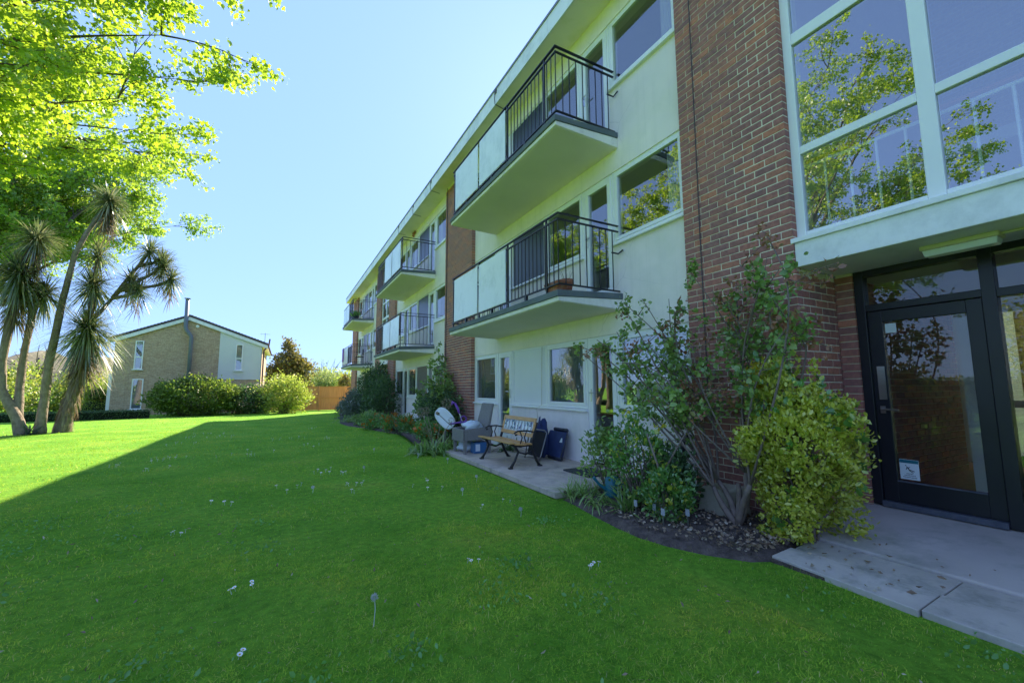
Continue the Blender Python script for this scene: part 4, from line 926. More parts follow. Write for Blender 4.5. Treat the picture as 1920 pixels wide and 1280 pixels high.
c2 = thing('cordyline_palm', 'tall slender cabbage palm with a bare trunk and one small top tuft', 'palm tree', (-7.0, PY+.2, -.16))
trunk(c2, [(-7.0, PY+.2, -.2), (-6.98, PY+.2, .5), (-6.95, PY+.2, 2.3), (-6.8, PY+.2, 4.3), (-6.62, PY+.2, 6.0), (-6.35, PY+.2, 6.9), (-5.98, PY+.2, 7.75)], [.2, .15, .13, .11, .09, .08, .065])
rosette(c2, (-5.88, PY+.2, 8.05), .72, 230, 74, skirt=110)
c3 = thing('cordyline_palm', 'shaggy leaning cabbage palm with spreading branches of spiky leaf heads', 'palm tree', (-6.55, PY+.4, -.16))
PY2 = PY+.4
trunk(c3, [(-6.55, PY2, -.22), (-6.45, PY2, .5), (-6.3, PY2, 1.5), (-6.15, PY2, 2.6), (-6.12, PY2, 4.0), (-6.12, PY2, 4.7)], [.28, .21, .19, .17, .12, .1])
rosette(c3, (-6.15, PY2, 3.35), 1.1, 460, 75, skirt=260); rosette(c3, (-6.12, PY2, 4.95), .85, 230, 76)
for k, (a, b, c_, r) in enumerate([((-6.12, PY2, 3.6), (-5.6, PY2+.1, 4.6), (-5.15, PY2+.2, 5.3), .66), ((-6.12, PY2, 4.6), (-6.1, PY2, 5.5), (-6.1, PY2+.1, 6.15), .78), ((-5.6, PY2+.1, 4.6), (-5.0, PY2+.2, 5.9), (-4.7, PY2+.2, 6.5), .68),
        ((-5.4, PY2+.1, 4.9), (-4.6, PY2+.1, 5.6), (-4.25, PY2+.1, 5.95), .66), ((-5.3, PY2+.1, 4.9), (-4.4, PY2+.1, 5.2), (-3.95, PY2, 5.45), .6), ((-5.0, PY2+.2, 5.9), (-4.6, PY2+.3, 6.1), (-4.35, PY2+.3, 6.3), .5), ((-5.6, PY2+.1, 4.6), (-5.2, PY2, 4.7), (-4.85, PY2-.1, 4.9), .55)]):
    trunk(c3, [a, b, c_], [.085, .06, .045], 'branch'); rosette(c3, c_, r, 130, 80+k, skirt=25, drp=.45, wid=.03)
g_ = np.random.default_rng(91); n = 520    # shaggy dead leaves hanging down its trunk
tt = g_.random(n); P = np.stack([-6.55+.4*tt, np.full(n, PY2), -.1+2.9*tt], 1); a = g_.uniform(0, 6.28, n); u = np.stack([np.cos(a)*.3, np.sin(a)*.3, -np.ones(n)], 1); P += u*np.array((.6, .6, 0))
V, F = blades(P, u, g_.uniform(.25, .5, n), np.full(n, .035), .1*np.ones(n), 2, g_); npmesh('dead_leaf_skirt', V, F, 'deadleaf', c3)
clump('cordyline_sprout', 'small spiky sprout between the cordyline trunks', (-7.15, PY-.1, -.15), 60, .75, .035, .25, mat='grey_leaf', seed=92, spread=.06)

# ================================================================= SHRUBS BY THE HOUSE
shrub('laurel_bush', 'wide rounded olive green bush in front of the brick gable', (-4.7, 32.6, -.36), (2.2, 1.4, 2.15), mat='laurel', n=900, per=18, size=.13, seed=101, spread=.16, fill=.7, lump=.12)
shrub('laurel_bush', 'dark green bush with pale tips between the olive bush and the lime bush', (-1.9, 33.2, -.36), (1.4, 1.2, 1.7), mat='dark_leaf', n=500, per=16, size=.13, seed=102, spread=.16, extra=[('pale_tips', 'blossom', .08, .12, 'diamond')])
shrub('lime_bush', 'loose lime green bush in front of the fence corner', (.15, 32.2, -.36), (1.35, 1.2, 2.4), mat='lime', n=480, per=15, size=.13, seed=103, spread=.2, fill=.5, lump=.3)

# ================================================================= BED PLANTS
# rose by the entrance pier
def rose(name, label, base, tips, size, per, seed, red=.18, cat='rose bush', hips=6):
    g = random.Random(seed); gn = np.random.default_rng(seed); t = thing(name, label, cat, base); st = MB(); P = []; D = []; Q = []
    base = Vector(base)
    forks = [base+Vector((g.uniform(-.18, .18), g.uniform(-.2, .35), g.uniform(.16, .55))) for _ in range(6)]
    for f in forks: st.tube(curve(base, f, 0, .08, 4, g), [.034, .03, .027, .024, .02], 8)
    ends = []
    for tp_ in tips:
        tp_ = Vector(tp_); f = min(forks, key=lambda q: (q-tp_).length+g.random()*.25); c = curve(f, tp_, .06, .17, 10, g); st.tube(c, [.010*(1-.8*i/10)+.0025 for i in range(11)], 6)
        for b in range(7):
            k = g.uniform(.3, 1)*10; i = min(9, int(k)); p = c[i].lerp(c[i+1], k-i); d = Vector((g.uniform(-1, 1)*.8, g.uniform(-1, 1), g.uniform(-.35, .9))).normalized(); e = p+d*g.uniform(.12, .42)
            st.tube(curve(p, e, .03, .08, 4, g), [.006, .005, .004, .003, .0025], 4); ends.append(e)
            m = int(per*g.uniform(.5, 1.4)); tt = gn.random(m)[:, None]
            (Q if g.random() < red*(2 if p.z > 1.7 else .6) else P).append(np.array(p)+(np.array(e)-np.array(p))*tt+gn.normal(0, .035, (m, 3)))
    st.obj('stems', 'stem', t, smooth=True)['kind'] = 'stuff'
    V, F = leaves(np.concatenate(P), size, 'oval', .85, None, 0, -.1, gn); npmesh('foliage', V, F, 'rose', t)
    if Q: V, F = leaves(np.concatenate(Q), size*.85, 'oval', .7, None, 0, .1, gn); npmesh('young_leaves', V, F, 'rose_red', t)
    for e in g.sample(ends, hips): MB().lathe(tuple(e), [(.001, -.014), (.011, -.006), (.012, .004), (.004, .014)], 8).obj('rose_hip', 'hip', t)
    return t
gt = random.Random(5); tips = []
for k in range(19):
    y = gt.uniform(2.05, 4.3); tips.append((gt.uniform(3.5, 4.15), y, gt.uniform(1.55, 2.6)-max(0, (y-3.3))*.25))
tips += [(3.72, 4.9, 1.9), (3.7, 4.7, 1.75), (3.75, 4.5, 1.95), (3.8, 3.0, 2.55), (3.9, 2.5, 2.5), (3.85, 2.1, 2.35), (3.9, 1.95, 1.9), (3.7, 3.6, 2.35), (3.7, 3.9, 2.35)]
rose('rose_bush', 'tall sprawling rose bush with reddish young leaves in front of the brick pier', (3.72, 2.56, .04), tips, .05, 33, 6, hips=9)
# variegated euonymus beside the door
eu = shrub('euonymus_shrub', 'dense variegated yellow and green shrub beside the entrance door', (3.9, 2.1, .05), (.37, .41, 1.3), mat='euon', n=1000, per=16, size=.037, shape='oval', aspect=.6, seed=111, spread=.03, fill=.66, lump=.26, updown=.35, extra=[('plain_green_leaves', 'green_leaf', .07, .055, 'oval')])
g_ = np.random.default_rng(112); Q = np.array((3.74, 2.32, 1.36))+g_.normal(0, .045, (130, 3))*np.array((.8, .8, 1.6)); V, F = leaves(Q, .05, 'oval', .55, None, 0, .5, g_); npmesh('golden_sprig', V, F, 'euon_gold', eu)['kind'] = 'stuff'
sp = []
for (x, y, z0, z1) in ((3.96, 2.08, 1.2, 1.72), (3.9, 2.18, 1.25, 1.6), (4.0, 1.97, 1.15, 1.52), (3.93, 1.8, .9, 1.2), (3.93, 1.74, .85, 1.08), (3.9, 1.86, .6, .85)):
    k = 60; tt = g_.random(k); sp.append(np.stack([x+g_.normal(0, .022, k), y-.12*(z0 < 1)*tt+g_.normal(0, .022, k), z0+(z1-z0)*tt], 1))
V, F = leaves(np.concatenate(sp), .045, 'oval', .6, None, 0, .5, g_); npmesh('upright_shoots', V, F, 'euon', eu)['kind'] = 'stuff'
shrub('privet_shrub', 'mid green shrub with golden tips left of the rose', (3.42, 3.45, .05), (.25, .34, .95), mat='green_leaf', n=140, per=12, size=.045, shape='oval', seed=121, spread=.045, fill=.4, extra=[('golden_tips', 'euon_gold', .05, .04, 'oval'), ('yellow_leaves', 'euon', .3, .042, 'oval')])
shrub('evergreen_shrub', 'dark evergreen shrub behind the bare stems by the wall', (3.6, 3.16, .05), (.2, .24, .6), mat='dark_leaf', n=110, per=12, size=.05, shape='oval', seed=122, spread=.045)
shrub('euonymus_shrub', 'small euonymus with yellow green tips in front of the evergreen shrub', (3.3, 2.98, .05), (.2, .24, .45), mat='green_leaf', n=120, per=11, size=.04, shape='oval', seed=123, spread=.035, extra=[('golden_tips', 'euon', .3, .04, 'oval')])
shrub('rose_bush', 'short rose with clear green leaves beside the glazed door', (3.55, 4.1, .05), (.28, .28, .8), cat='rose bush', mat='rose', n=110, per=10, size=.05, shape='oval', seed=124, spread=.05, fill=.3)
clump('iris_clump', 'fan of upright sword shaped iris leaves in the bare soil', (3.18, 3.42, .04), 46, .52, .026, .22, seed=131, spread=.05, mat='strap')
clump('grass_clump', 'feathery green grassy plant at the corner of the patio', (3.15, 4.15, .03), 150, .42, .012, .35, seed=132, spread=.1, mat='strap')
clump('daylily_clump', 'low arching strap leaves by the edge of the soil', (3.08, 3.75, .04), 40, .36, .022, .8, seed=133, spread=.07, mat='strap')
# agapanthus and bed further along the wall
clump('agapanthus_clump', 'big arching green strap leaf clump with dried flower heads at the patio end', (2.8, 8.52, .02), 340, .66, .046, .8, seed=141, spread=.17, heads=[(-.2, .35, .78, .09), (-.05, .5, .8, .08), (.25, -.3, .62, .07), (-.25, -.2, .45, .07), (.35, .3, .95, .11)])
clump('agapanthus_clump', 'arching strap leaf clump behind the wicker chair', (3.55, 9.1, .02), 160, .6, .035, .6, seed=142, spread=.15)
clump('spider_plant', 'dark arching leaves by the wall between chair and bench', (3.98, 7.55, .075), 46, .55, .035, .6, seed=143, spread=.05, mat='dark_leaf')
gt = random.Random(8)
rose('climbing_rose', 'climbing rose with small leaves reaching up the second brick pier', (4.05, 11.9, .0), [(gt.uniform(3.6, 4.25), gt.uniform(10.9, 13.6), gt.uniform(.7, 1.6)) for _ in range(22)]+[(4.15, 12.3, 2.35), (4.1, 12.5, 2.5), (4.1, 12.0, 2.2), (4.15, 11.6, 1.9), (4.1, 13.2, 2.0)], .075, 20, 14, red=.03, hips=3)
shrub('evergreen_shrub', 'dark rounded evergreen at the foot of the climbing rose', (3.8, 11.2, .0), (.5, .8, 1.15), mat='dark_leaf', n=330, per=12, size=.07, seed=151, spread=.07)
shrub('evergreen_shrub', 'dark upright shrub in front of the second stair entrance', (3.85, 20.6, -.15), (.7, 1.3, 2.5), mat='dark_leaf', n=420, per=12, size=.1, seed=152, spread=.12, fill=.3)
shrub('evergreen_shrub', 'tall dark shrub growing against the far rendered wall', (3.75, 18.3, -.12), (.5, .9, 1.8), mat='dark_leaf', n=260, per=12, size=.09, seed=153, spread=.1, fill=.3)
shrub('lavender_bush', 'grey green bush with white sprigs beyond the stair entrance', (3.55, 23.4, -.18), (.7, 1.2, 1.35), mat='grey_leaf', n=380, per=12, size=.1, seed=154, spread=.12, extra=[('white_sprigs', 'white_fl', .06, .07, 'diamond')])
shrub('lavender_bush', 'low pale flowering bush at the far end of the bed', (3.5, 27.0, -.24), (.6, 1.2, .7), mat='grey_leaf', n=260, per=10, size=.09, seed=155, spread=.1, extra=[('pink_flowers', 'blossom', .25, .09, 'diamond')])
clump('daylily_clump', 'wide arching grassy clump at the middle of the bed', (2.75, 19.6, -.14), 240, .75, .03, .7, seed=156, spread=.28)
clump('daylily_clump', 'pale arching grassy clump near the far end of the bed', (2.9, 22.5, -.18), 200, .5, .03, .8, seed=157, spread=.3, mat='grey_leaf')
for k, (x, y, r, mt_) in enumerate([(2.95, 17.0, .55, 'strap'), (2.9, 15.2, .5, 'green_leaf'), (3.2, 13.6, .5, 'green_leaf'), (3.45, 12.4, .42, 'green_leaf'), (3.25, 10.4, .35, 'green_leaf')]):
    shrub('poppy_plant', ['low feathery green plant by the grey edging stone', 'bright green mound with orange flowers at its left side', 'low mound covered with orange poppies in front of the doorstep', 'low green mound with orange flowers before the climbing rose', 'small plant with orange flowers next to the strap leaf clump'][k], (x, y, gz1(y)+.02), (r, r*1.3, .45), cat='flowering plant', mat=mt_, n=170, per=10, size=.06, seed=160+k, spread=.06, extra=[] if k == 0 else [('orange_flowers', 'orange_fl', .3 if k == 2 else .12, .075, 'oval')])

# ================================================================= THINGS ON THE PATIO
PZ = .072
# garden bench
bn = thing('garden_bench', 'slatted pine garden bench with black cast iron ends and mosaic back panel', 'bench', (3.4, 6.4, PZ))
def iron_end(y):
    mb = MB()
    mb.tube([(3.13, y, PZ), (3.2, y, PZ+.1), (3.27, y, PZ+.24), (3.2, y, PZ+.34), (3.14, y, PZ+.37)], [.026, .018, .02, .022, .02], 8)
    mb.tube([(3.66, y, PZ), (3.58, y, PZ+.12), (3.53, y, PZ+.24), (3.5, y, PZ+.34), (3.55, y, PZ+.5), (3.62, y, PZ+.68)], [.026, .018, .02, .024, .02, .016], 8)
    mb.tube([(3.14, y, PZ+.36), (3.3, y, PZ+.325), (3.5, y, PZ+.34)], .018, 8)
    mb.tube([(3.27, y, PZ+.24), (3.4, y, PZ+.2), (3.53, y, PZ+.24)], .014, 8)
    mb.box(3.1, 3.16, y-.03, y+.03, PZ-.002, PZ+.02); mb.box(3.63, 3.69, y-.03, y+.03, PZ-.002, PZ+.02)
    o = mb.obj('cast_iron_end', 'iron', bn, smooth=True)
    MB().tube([(3.57, y, PZ+.53), (3.42, y, PZ+.56), (3.26, y, PZ+.56), (3.2, y, PZ+.53), (3.22, y, PZ+.5), (3.25, y, PZ+.51)], .013, 8).tube([(3.3, y, PZ+.555), (3.34, y, PZ+.46), (3.3, y, PZ+.34)], .01, 6).tube([(3.42, y, PZ+.555), (3.38, y, PZ+.46), (3.42, y, PZ+.34)], .01, 6).obj('armrest', 'iron', o, smooth=True)
iron_end(5.86); iron_end(6.93)
for (x, z) in ((3.13, .385), (3.235, .365), (3.34, .355), (3.445, .36)):
    MB().hexa([(x-.045, 5.8, PZ+z-.012), (x+.045, 5.8, PZ+z-.016), (x+.045, 6.99, PZ+z-.016), (x-.045, 6.99, PZ+z-.012), (x-.045, 5.8, PZ+z+.012), (x+.045, 5.8, PZ+z+.008), (x+.045, 6.99, PZ+z+.008), (x-.045, 6.99, PZ+z+.012)]).obj('seat_slat', 'wood', bn, bevel=.005)
def backpt(v, off=0): return (3.53+v*.27+off*.95, PZ+.40+v-off*.27)       # v up the raked back
def backbar(nm, mat, y0, y1, v0, v1, t0=-.012, t1=.012, parent=bn):
    p = [backpt(v0, t0), backpt(v0, t1), backpt(v1, t1), backpt(v1, t0)]
    return MB().hexa([(p[0][0], y0, p[0][1]), (p[1][0], y0, p[1][1]), (p[1][0], y1, p[1][1]), (p[0][0], y1, p[0][1]), (p[3][0], y0, p[3][1]), (p[2][0], y0, p[2][1]), (p[2][0], y1, p[2][1]), (p[3][0], y1, p[3][1])]).obj(nm, mat, parent, bevel=.003)
backbar('back_rail', 'wood', 5.85, 6.94, .28, .34, -.03, -.006); backbar('back_rail', 'wood', 5.85, 6.94, .04, .10, -.03, -.006)
backbar('back_stile', 'wood', 5.85, 5.9, .10, .28, -.03, -.006); backbar('back_stile', 'wood', 6.89, 6.94, .10, .28, -.03, -.006)
pn = backbar('mosaic_panel', 'mosaic_w', 5.9, 6.89, .10, .28, -.018, -.008)
gq = random.Random(3)
for k in range(26):
    y = gq.uniform(5.93, 6.84); v = gq.uniform(.12, .25); backbar('mosaic_piece', 'mosaic_b' if gq.random() < .6 else 'teal', y, y+gq.uniform(.015, .04), v, v+gq.uniform(.015, .045), -.024, -.019, pn)
for k in range(18):
    y = 5.92+k*.054; a = backpt(.105, -.022); b = backpt(.275, -.022); MB().tube([(a[0], y, a[1]), ((a[0]+b[0])/2, y+.03*(-1)**k, (a[1]+b[1])/2), (b[0], y+.02, b[1])], .004, 4).obj('lattice_strip', 'alu', pn)
# wicker chair
wc = thing('wicker_chair', 'grey wicker dining armchair with a tall leaning back', 'chair', (3.28, 7.8, PZ))
WY0, WY1 = 7.48, 8.06
for (x, y) in ((3.05, WY0+.03), (3.05, WY1-.03), (3.55, WY0+.03), (3.55, WY1-.03)): MB().hexa([(x-.022, y-.022, PZ), (x+.022, y-.022, PZ), (x+.022, y+.022, PZ), (x-.022, y+.022, PZ), (x-.03, y-.03, PZ+.3), (x+.03, y-.03, PZ+.3), (x+.03, y+.03, PZ+.3), (x-.03, y+.03, PZ+.3)]).obj('leg', 'wicker', wc)
box('seat', 'wicker', wc, 3.02, 3.58, WY0+.04, WY1-.04, PZ+.28, PZ+.40, bevel=.015)
for y0 in (WY0-.01, WY1-.04): MB().hexa([(3.0, y0, PZ+.25), (3.6, y0, PZ+.25), (3.6, y0+.05, PZ+.25), (3.0, y0+.05, PZ+.25), (3.0, y0, PZ+.455), (3.6, y0, PZ+.50), (3.6, y0+.05, PZ+.50), (3.0, y0+.05, PZ+.455)]).obj('arm', 'wicker', wc, bevel=.01)
box('front_apron', 'wicker', wc, 2.995, 3.03, WY0-.01, WY1+.01, PZ+.22, PZ+.455, bevel=.01)
MB().hexa([(3.47, WY0+.02, PZ+.36), (3.55, WY0+.02, PZ+.36), (3.55, WY1-.02, PZ+.36), (3.47, WY1-.02, PZ+.36), (3.62, WY0+.04, PZ+.93), (3.67, WY0+.04, PZ+.93), (3.67, WY1-.04, PZ+.93), (3.62, WY1-.04, PZ+.93)]).obj('backrest', 'wicker', wc, bevel=.02)
# plastic bag lying on it
def blob(name, mat, c, r, seed, parent=None, n=14):
    g = np.random.default_rng(seed); mb = MB(); ph = g.uniform(0, 6, 8)
    for i in range(n+1):
        th = math.pi*i/n
        for k in range(2*n):
            a = 2*math.pi*k/(2*n); f = 1+.14*math.sin(3*a+ph[0]+2*th)+.1*math.sin(5*th+ph[1]+a)+.08*math.sin(7*a+ph[2]+6*th)+.07*math.sin(11*th+ph[3]+5*a)
            mb.v.append((c[0]+r[0]*f*math.sin(th)*math.cos(a), c[1]+r[1]*f*math.sin(th)*math.sin(a), c[2]+r[2]*max(-.75, f*math.cos(th))))
    for i in range(n):
        for k in range(2*n): k2 = (k+1) % (2*n); mb.f.append((i*2*n+k, (i+1)*2*n+k, (i+1)*2*n+k2, i*2*n+k2))
    return mb.obj(name, mat, parent, smooth=True)
tag(blob('plastic_bag', 'plastic_bag', (3.28, 7.70, PZ+.49), (.19, .22, .10), 5), 'crumpled white plastic bag on the wicker chair seat', 'bag')
tag(blob('storage_bag', 'plastic_bag', (3.27, 7.9, PZ+.085), (.2, .14, .11), 6), 'pale bag stowed under the wicker chair', 'bag')
bx = tag(box('storage_box', 'blue_box', None, 3.25, 3.5, 7.52, 7.72, PZ, PZ+.2, bevel=.006), 'blue and white box under the wicker chair', 'box')
box('box_label', 'label_white', bx, 3.27, 3.36, 7.514, 7.5195, PZ+.04, PZ+.17)
# scooter with purple handles
sc = thing('scooter', 'childs scooter with purple handlebar grip propped on the wicker chair', 'scooter', (3.2, 7.95, PZ+.4))
MB().tube([(3.2, 7.93, PZ+.45), (3.13, 8.02, PZ+.74)], .012, 8).obj('stem', 'steel', sc)
MB().tube([(3.13, 8.02, PZ+.72), (3.11, 8.05, PZ+.82), (3.07, 8.1, PZ+.92), (3.02, 8.16, PZ+.965)], [.02, .026, .024, .014], 10).tube([(3.07, 8.1, PZ+.93), (3.0, 8.1, PZ+.93), (2.99, 8.08, PZ+.9)], .016, 8).obj('handle', 'purple', sc, smooth=True)
MB().tube([(3.0, 8.15, PZ+.52), (3.1, 8.0, PZ+.55), (3.2, 7.9, PZ+.57), (3.34, 7.85, PZ+.56)], .016, 8).tube([(3.18+.06*math.cos(a), 7.92, PZ+.62+.06*math.sin(a)) for a in np.linspace(0, 6.28, 14)], .012, 6, False).obj('frame', 'purple', sc, smooth=True)
# satellite dish standing in the bed
sd = thing('satellite_dish', 'pale oval satellite dish on a pole among the strap leaves', 'satellite dish', (3.05, 8.6, .02))
MB().tube([(3.05, 8.62, .0), (3.05, 8.62, .62)], .018, 8).obj('pole', 'alu', sd)
nrm = Vector((-.72, -.62, .32)).normalized(); ua = Vector((.55, -.45, -.62)); ua = (ua-nrm*ua.dot(nrm)).normalized(); va = nrm.cross(ua)
mb = MB(); n = 28; C0 = Vector((3.02, 8.58, .68))
for j, (f, dp) in enumerate(((1, .0), (.66, -.03), (.3, -.045), (1.02, -.012), (.66, -.045), (.3, -.06))):
    for k in range(n):
        a = 2*math.pi*k/n; ex = 2.6; ca, sa = math.cos(a), math.sin(a); q = C0+ua*(.285*f*math.copysign(abs(ca)**(2/ex), ca))+va*(.155*f*math.copysign(abs(sa)**(2/ex), sa))+nrm*dp; mb.v.append(tuple(q))
def ring(a, b): 
    for k in range(n): mb.f.append((a*n+k, a*n+(k+1) % n, b*n+(k+1) % n, b*n+k))
ring(0, 1); ring(1, 2); ring(3, 0); ring(4, 3); ring(5, 4); mb.f.append(tuple(2*n+k for k in range(n))); mb.f.append(tuple(5*n+k for k in reversed(range(n))))
mb.obj('reflector', 'dish', sd, smooth=True, fixn=True)
MB().tube([tuple(C0+ua*.26-nrm*.03), tuple(C0+ua*.2+nrm*.12), tuple(C0+nrm*.22-ua*.05)], .009, 6).obj('feed_arm', 'alu', sd)
MB().tube([tuple(C0+nrm*.2-ua*.05), tuple(C0+nrm*.27-ua*.06)], .03, 8).obj('receiver', 'dryhead', sd)
# folded navy trolley and black folding chair leaning on the wall
nv = thing('folded_trolley', 'navy blue folded fabric trolley with dark end bars leaning on the wall', 'trolley', (4.2, 6.3, PZ))
MB().hexa([(4.16, 6.03, PZ+.05), (4.24, 6.03, PZ+.05), (4.24, 6.55, PZ+.05), (4.16, 6.55, PZ+.05), (4.30, 6.05, PZ+.47), (4.36, 6.05, PZ+.47), (4.36, 6.55, PZ+.47), (4.30, 6.55, PZ+.47)]).obj('fabric_body', 'navy', nv, bevel=.02)
MB().tube([(4.19, 6.02, PZ+.035), (4.19, 6.4, PZ+.035)], .035, 10).obj('bottom_bar', 'navy_dark', nv, smooth=True); MB().tube([(4.335, 6.04, PZ+.5), (4.335, 6.42, PZ+.5)], .03, 10).obj('top_bar', 'navy_dark', nv, smooth=True)
MB().tube([(4.17, 6.02, PZ+.06), (4.24, 5.995, PZ+.28), (4.33, 6.03, PZ+.48)], .014, 8).obj('side_tube', 'navy_dark', nv)
MB().hexa([(4.2425, 6.07, PZ+.30), (4.2445, 6.07, PZ+.30), (4.2445, 6.15, PZ+.30), (4.2425, 6.15, PZ+.30), (4.263, 6.09, PZ+.37), (4.265, 6.09, PZ+.37), (4.265, 6.12, PZ+.37), (4.263, 6.12, PZ+.37)]).obj('label_patch', 'label_white', nv)
fc = thing('folding_chair', 'black folded chair with grey tube frame behind the bench', 'folding chair', (3.95, 6.3, PZ))
MB().tube([(3.86, 6.2, PZ), (3.9, 6.2, PZ+.1), (4.02, 6.2, PZ+.46), (4.0, 6.24, PZ+.5), (3.98, 6.62, PZ+.5), (3.95, 6.66, PZ+.46), (3.85, 6.66, PZ)], .012, 8).obj('frame', 'alu', fc, smooth=True)
MB().hexa([(3.88, 6.21, PZ+.06), (3.93, 6.21, PZ+.06), (3.93, 6.65, PZ+.06), (3.88, 6.65, PZ+.06), (4.0, 6.21, PZ+.47), (4.03, 6.21, PZ+.47), (4.03, 6.65, PZ+.47), (4.0, 6.65, PZ+.47)]).obj('cloth_seat', 'blackcloth', fc, bevel=.008)
tag(blob('holdall_bag', 'navy', (4.16, 6.62, PZ+.26), (.13, .17, .34), 8), 'dark navy holdall standing between bench and wall', 'bag')
mt_ = tag(MB().box(3.75, 4.2, 4.75, 5.35, PZ, PZ+.022).obj('door_mat', 'mat_dark', bevel=.004), 'dark rubber mat before the glazed door', 'mat')
# things in the near bed
stn = MB(); rs = random.Random(2)
stn.hexa([(3.82, 2.72, .0), (4.12, 2.66, .0), (4.17, 3.06, .0), (3.85, 3.1, .0), (3.85, 2.75, .3), (4.1, 2.7, .33), (4.14, 3.02, .31), (3.88, 3.06, .29)]); tag(stn.obj('stone_block', 'stone', bevel=.025), 'rough pale stone block behind the rose stem', 'stone')
pp = thing('drain_pipe', 'short black drain pipe standing at the wall base', 'pipe', (4.28, 3.62, .03)); MB().tube([(4.3, 3.62, .0), (4.3, 3.62, .62), (4.38, 3.62, .7), (4.44, 3.62, .7)], .034, 10).obj('pipe', 'black_metal', pp, smooth=True); MB().tube([(4.3, 3.62, .5), (4.3, 3.62, .56)], .042, 10).obj('collar', 'black_metal', pp)
wt = thing('watering_can', 'teal plastic watering can half hidden by the plants', 'watering can', (3.42, 3.9, .05))
MB().lathe((3.42, 3.9, .05), [(.001, 0), (.085, 0), (.09, .02), (.08, .2), (.06, .23), (.001, .23)], 16).obj('body', 'teal', wt, smooth=True)
MB().tube([(3.36, 3.9, .12), (3.26, 3.94, .2), (3.2, 3.96, .28)], [.022, .016, .02], 8).obj('spout', 'teal', wt); MB().tube([(3.48, 3.88, .08), (3.55, 3.86, .18), (3.48, 3.88, .27), (3.42, 3.9, .27)], .011, 8).obj('handle', 'teal', wt)
for k, (x, y) in enumerate([(3.16, 3.02), (3.1, 3.2), (3.1, 2.86), (3.28, 2.74)]):
    q = thing('plant_label', 'small grey plastic plant label stake in the soil', 'plant label', (x, y, .05), 'plant labels in the soil'); MB().box(x-.003, x+.003, y-.006, y+.006, .02, .17).obj('stake', 'alu', q); MB().box(x-.005, x+.001, y-.02, y+.02, .15, .21).obj('tag_plate', 'blind', q)
tag(MB().tube([(3.3, 3.0, .03), (3.28, 3.05, .5), (3.2, 3.12, .85)], [.014, .012, .007], 8).tube([(3.28, 3.05, .42), (3.36, 2.9, .72), (3.4, 2.8, .9)], [.01, .008, .005], 6).obj('bare_stem', 'stem', smooth=True), 'bare forked grey stem rising from the soil', 'branch')
st_ = thing('doorstep', 'grey concrete doorstep block beneath the second flat door', 'step', (4.1, 15.9, -.05)); box('lower_step', 'concrete', st_, 3.7, 4.43, 17.0, 18.1, -.3, .0, bevel=.01); box('upper_step', 'concrete', st_, 3.95, 4.435, 17.1, 18.0, .001, .1, bevel=.01)
# balcony things
def pot(t, c, r, h): return MB().lathe(c, [(.001, 0), (r*.66, 0), (r*.9, h*.72), (r, h*.73), (r, h), (r*.9, h), (r*.85, h*.86), (.001, h*.86)], 18).obj('pot', 'terracotta', t, smooth=False)
tz = 2.665
tr_ = thing('plant_trough', 'square terracotta planter on the balcony corner', 'planter', (3.42, 5.0, tz)); MB().hexa([(3.345, 4.86, tz), (3.50, 4.86, tz), (3.50, 5.12, tz), (3.345, 5.12, tz), (3.335, 4.80, tz+.15), (3.52, 4.80, tz+.15), (3.52, 5.18, tz+.15), (3.335, 5.18, tz+.15)]).obj('pot', 'terracotta', tr_, bevel=.006); box('soil', 'soil', tr_, 3.35, 3.505, 4.84, 5.14, tz+.151, tz+.156)
q = thing('flower_pot', 'small terracotta pot with dry twigs beside the square planter', 'flower pot', (3.62, 5.0, tz)); pot(q, (3.62, 5.0, tz+.02), .11, .2)
tw = MB()
for k in range(8): a = k*.8; tw.tube([(3.62+.03*math.cos(a), 5+.03*math.sin(a), tz+.18), (3.62+.09*math.cos(a), 5+.09*math.sin(a), tz+.34)], .002, 4)
tw.obj('twigs', 'stem', q)['kind'] = 'stuff'
z5 = 5.235
q = thing('plant_trough', 'dark trough of bushy green plants on the farthest top balcony', 'planter', (3.5, 25.3, z5)); box('trough', 'navy_dark', q, 3.38, 3.6, 25.05, 25.9, z5, z5+.16)
P = np.array((3.5, 25.5, z5+.26))+rng.normal(0, 1, (500, 3))*np.array((.1, .28, .08)); V, F = leaves(P, .09, 'diamond', .7); npmesh('foliage', V, F, 'green_leaf', q)
q = thing('deck_chair', 'faded red deck chair leaning on the farthest top balcony', 'deck chair', (3.9, 26.5, z5)); MB().tube([(3.6, 26.2, z5), (4.0, 26.3, z5+.85)], .018, 6).tube([(3.6, 26.8, z5), (4.0, 26.9, z5+.85)], .018, 6).obj('frame', 'wood', q); MB().hexa([(3.7, 26.2, z5+.25), (3.72, 26.2, z5+.24), (3.72, 26.8, z5+.24), (3.7, 26.8, z5+.25), (3.98, 26.3, z5+.84), (4.0, 26.3, z5+.83), (4.0, 26.9, z5+.83), (3.98, 26.9, z5+.84)]).obj('sling', 'orange_rail', q)
z2 = 2.665
q = thing('garden_chair', 'dark metal chair on the farthest first floor balcony', 'chair', (3.85, 25.9, z2))
for (x, y) in ((3.65, 25.7), (3.65, 26.1), (4.05, 25.7), (4.05, 26.1)): MB().tube([(x, y, z2), (x, y, z2+(.45 if x < 3.9 else .9))], .015, 6).obj('leg', 'black_metal', q)
box('seat', 'black_metal', q, 3.63, 4.07, 25.68, 26.12, z2+.43, z2+.46); box('backrest', 'black_metal', q, 4.03, 4.07, 25.72, 26.08, z2+.6, z2+.9)
cl = MB(); gq = random.Random(4); n = 12
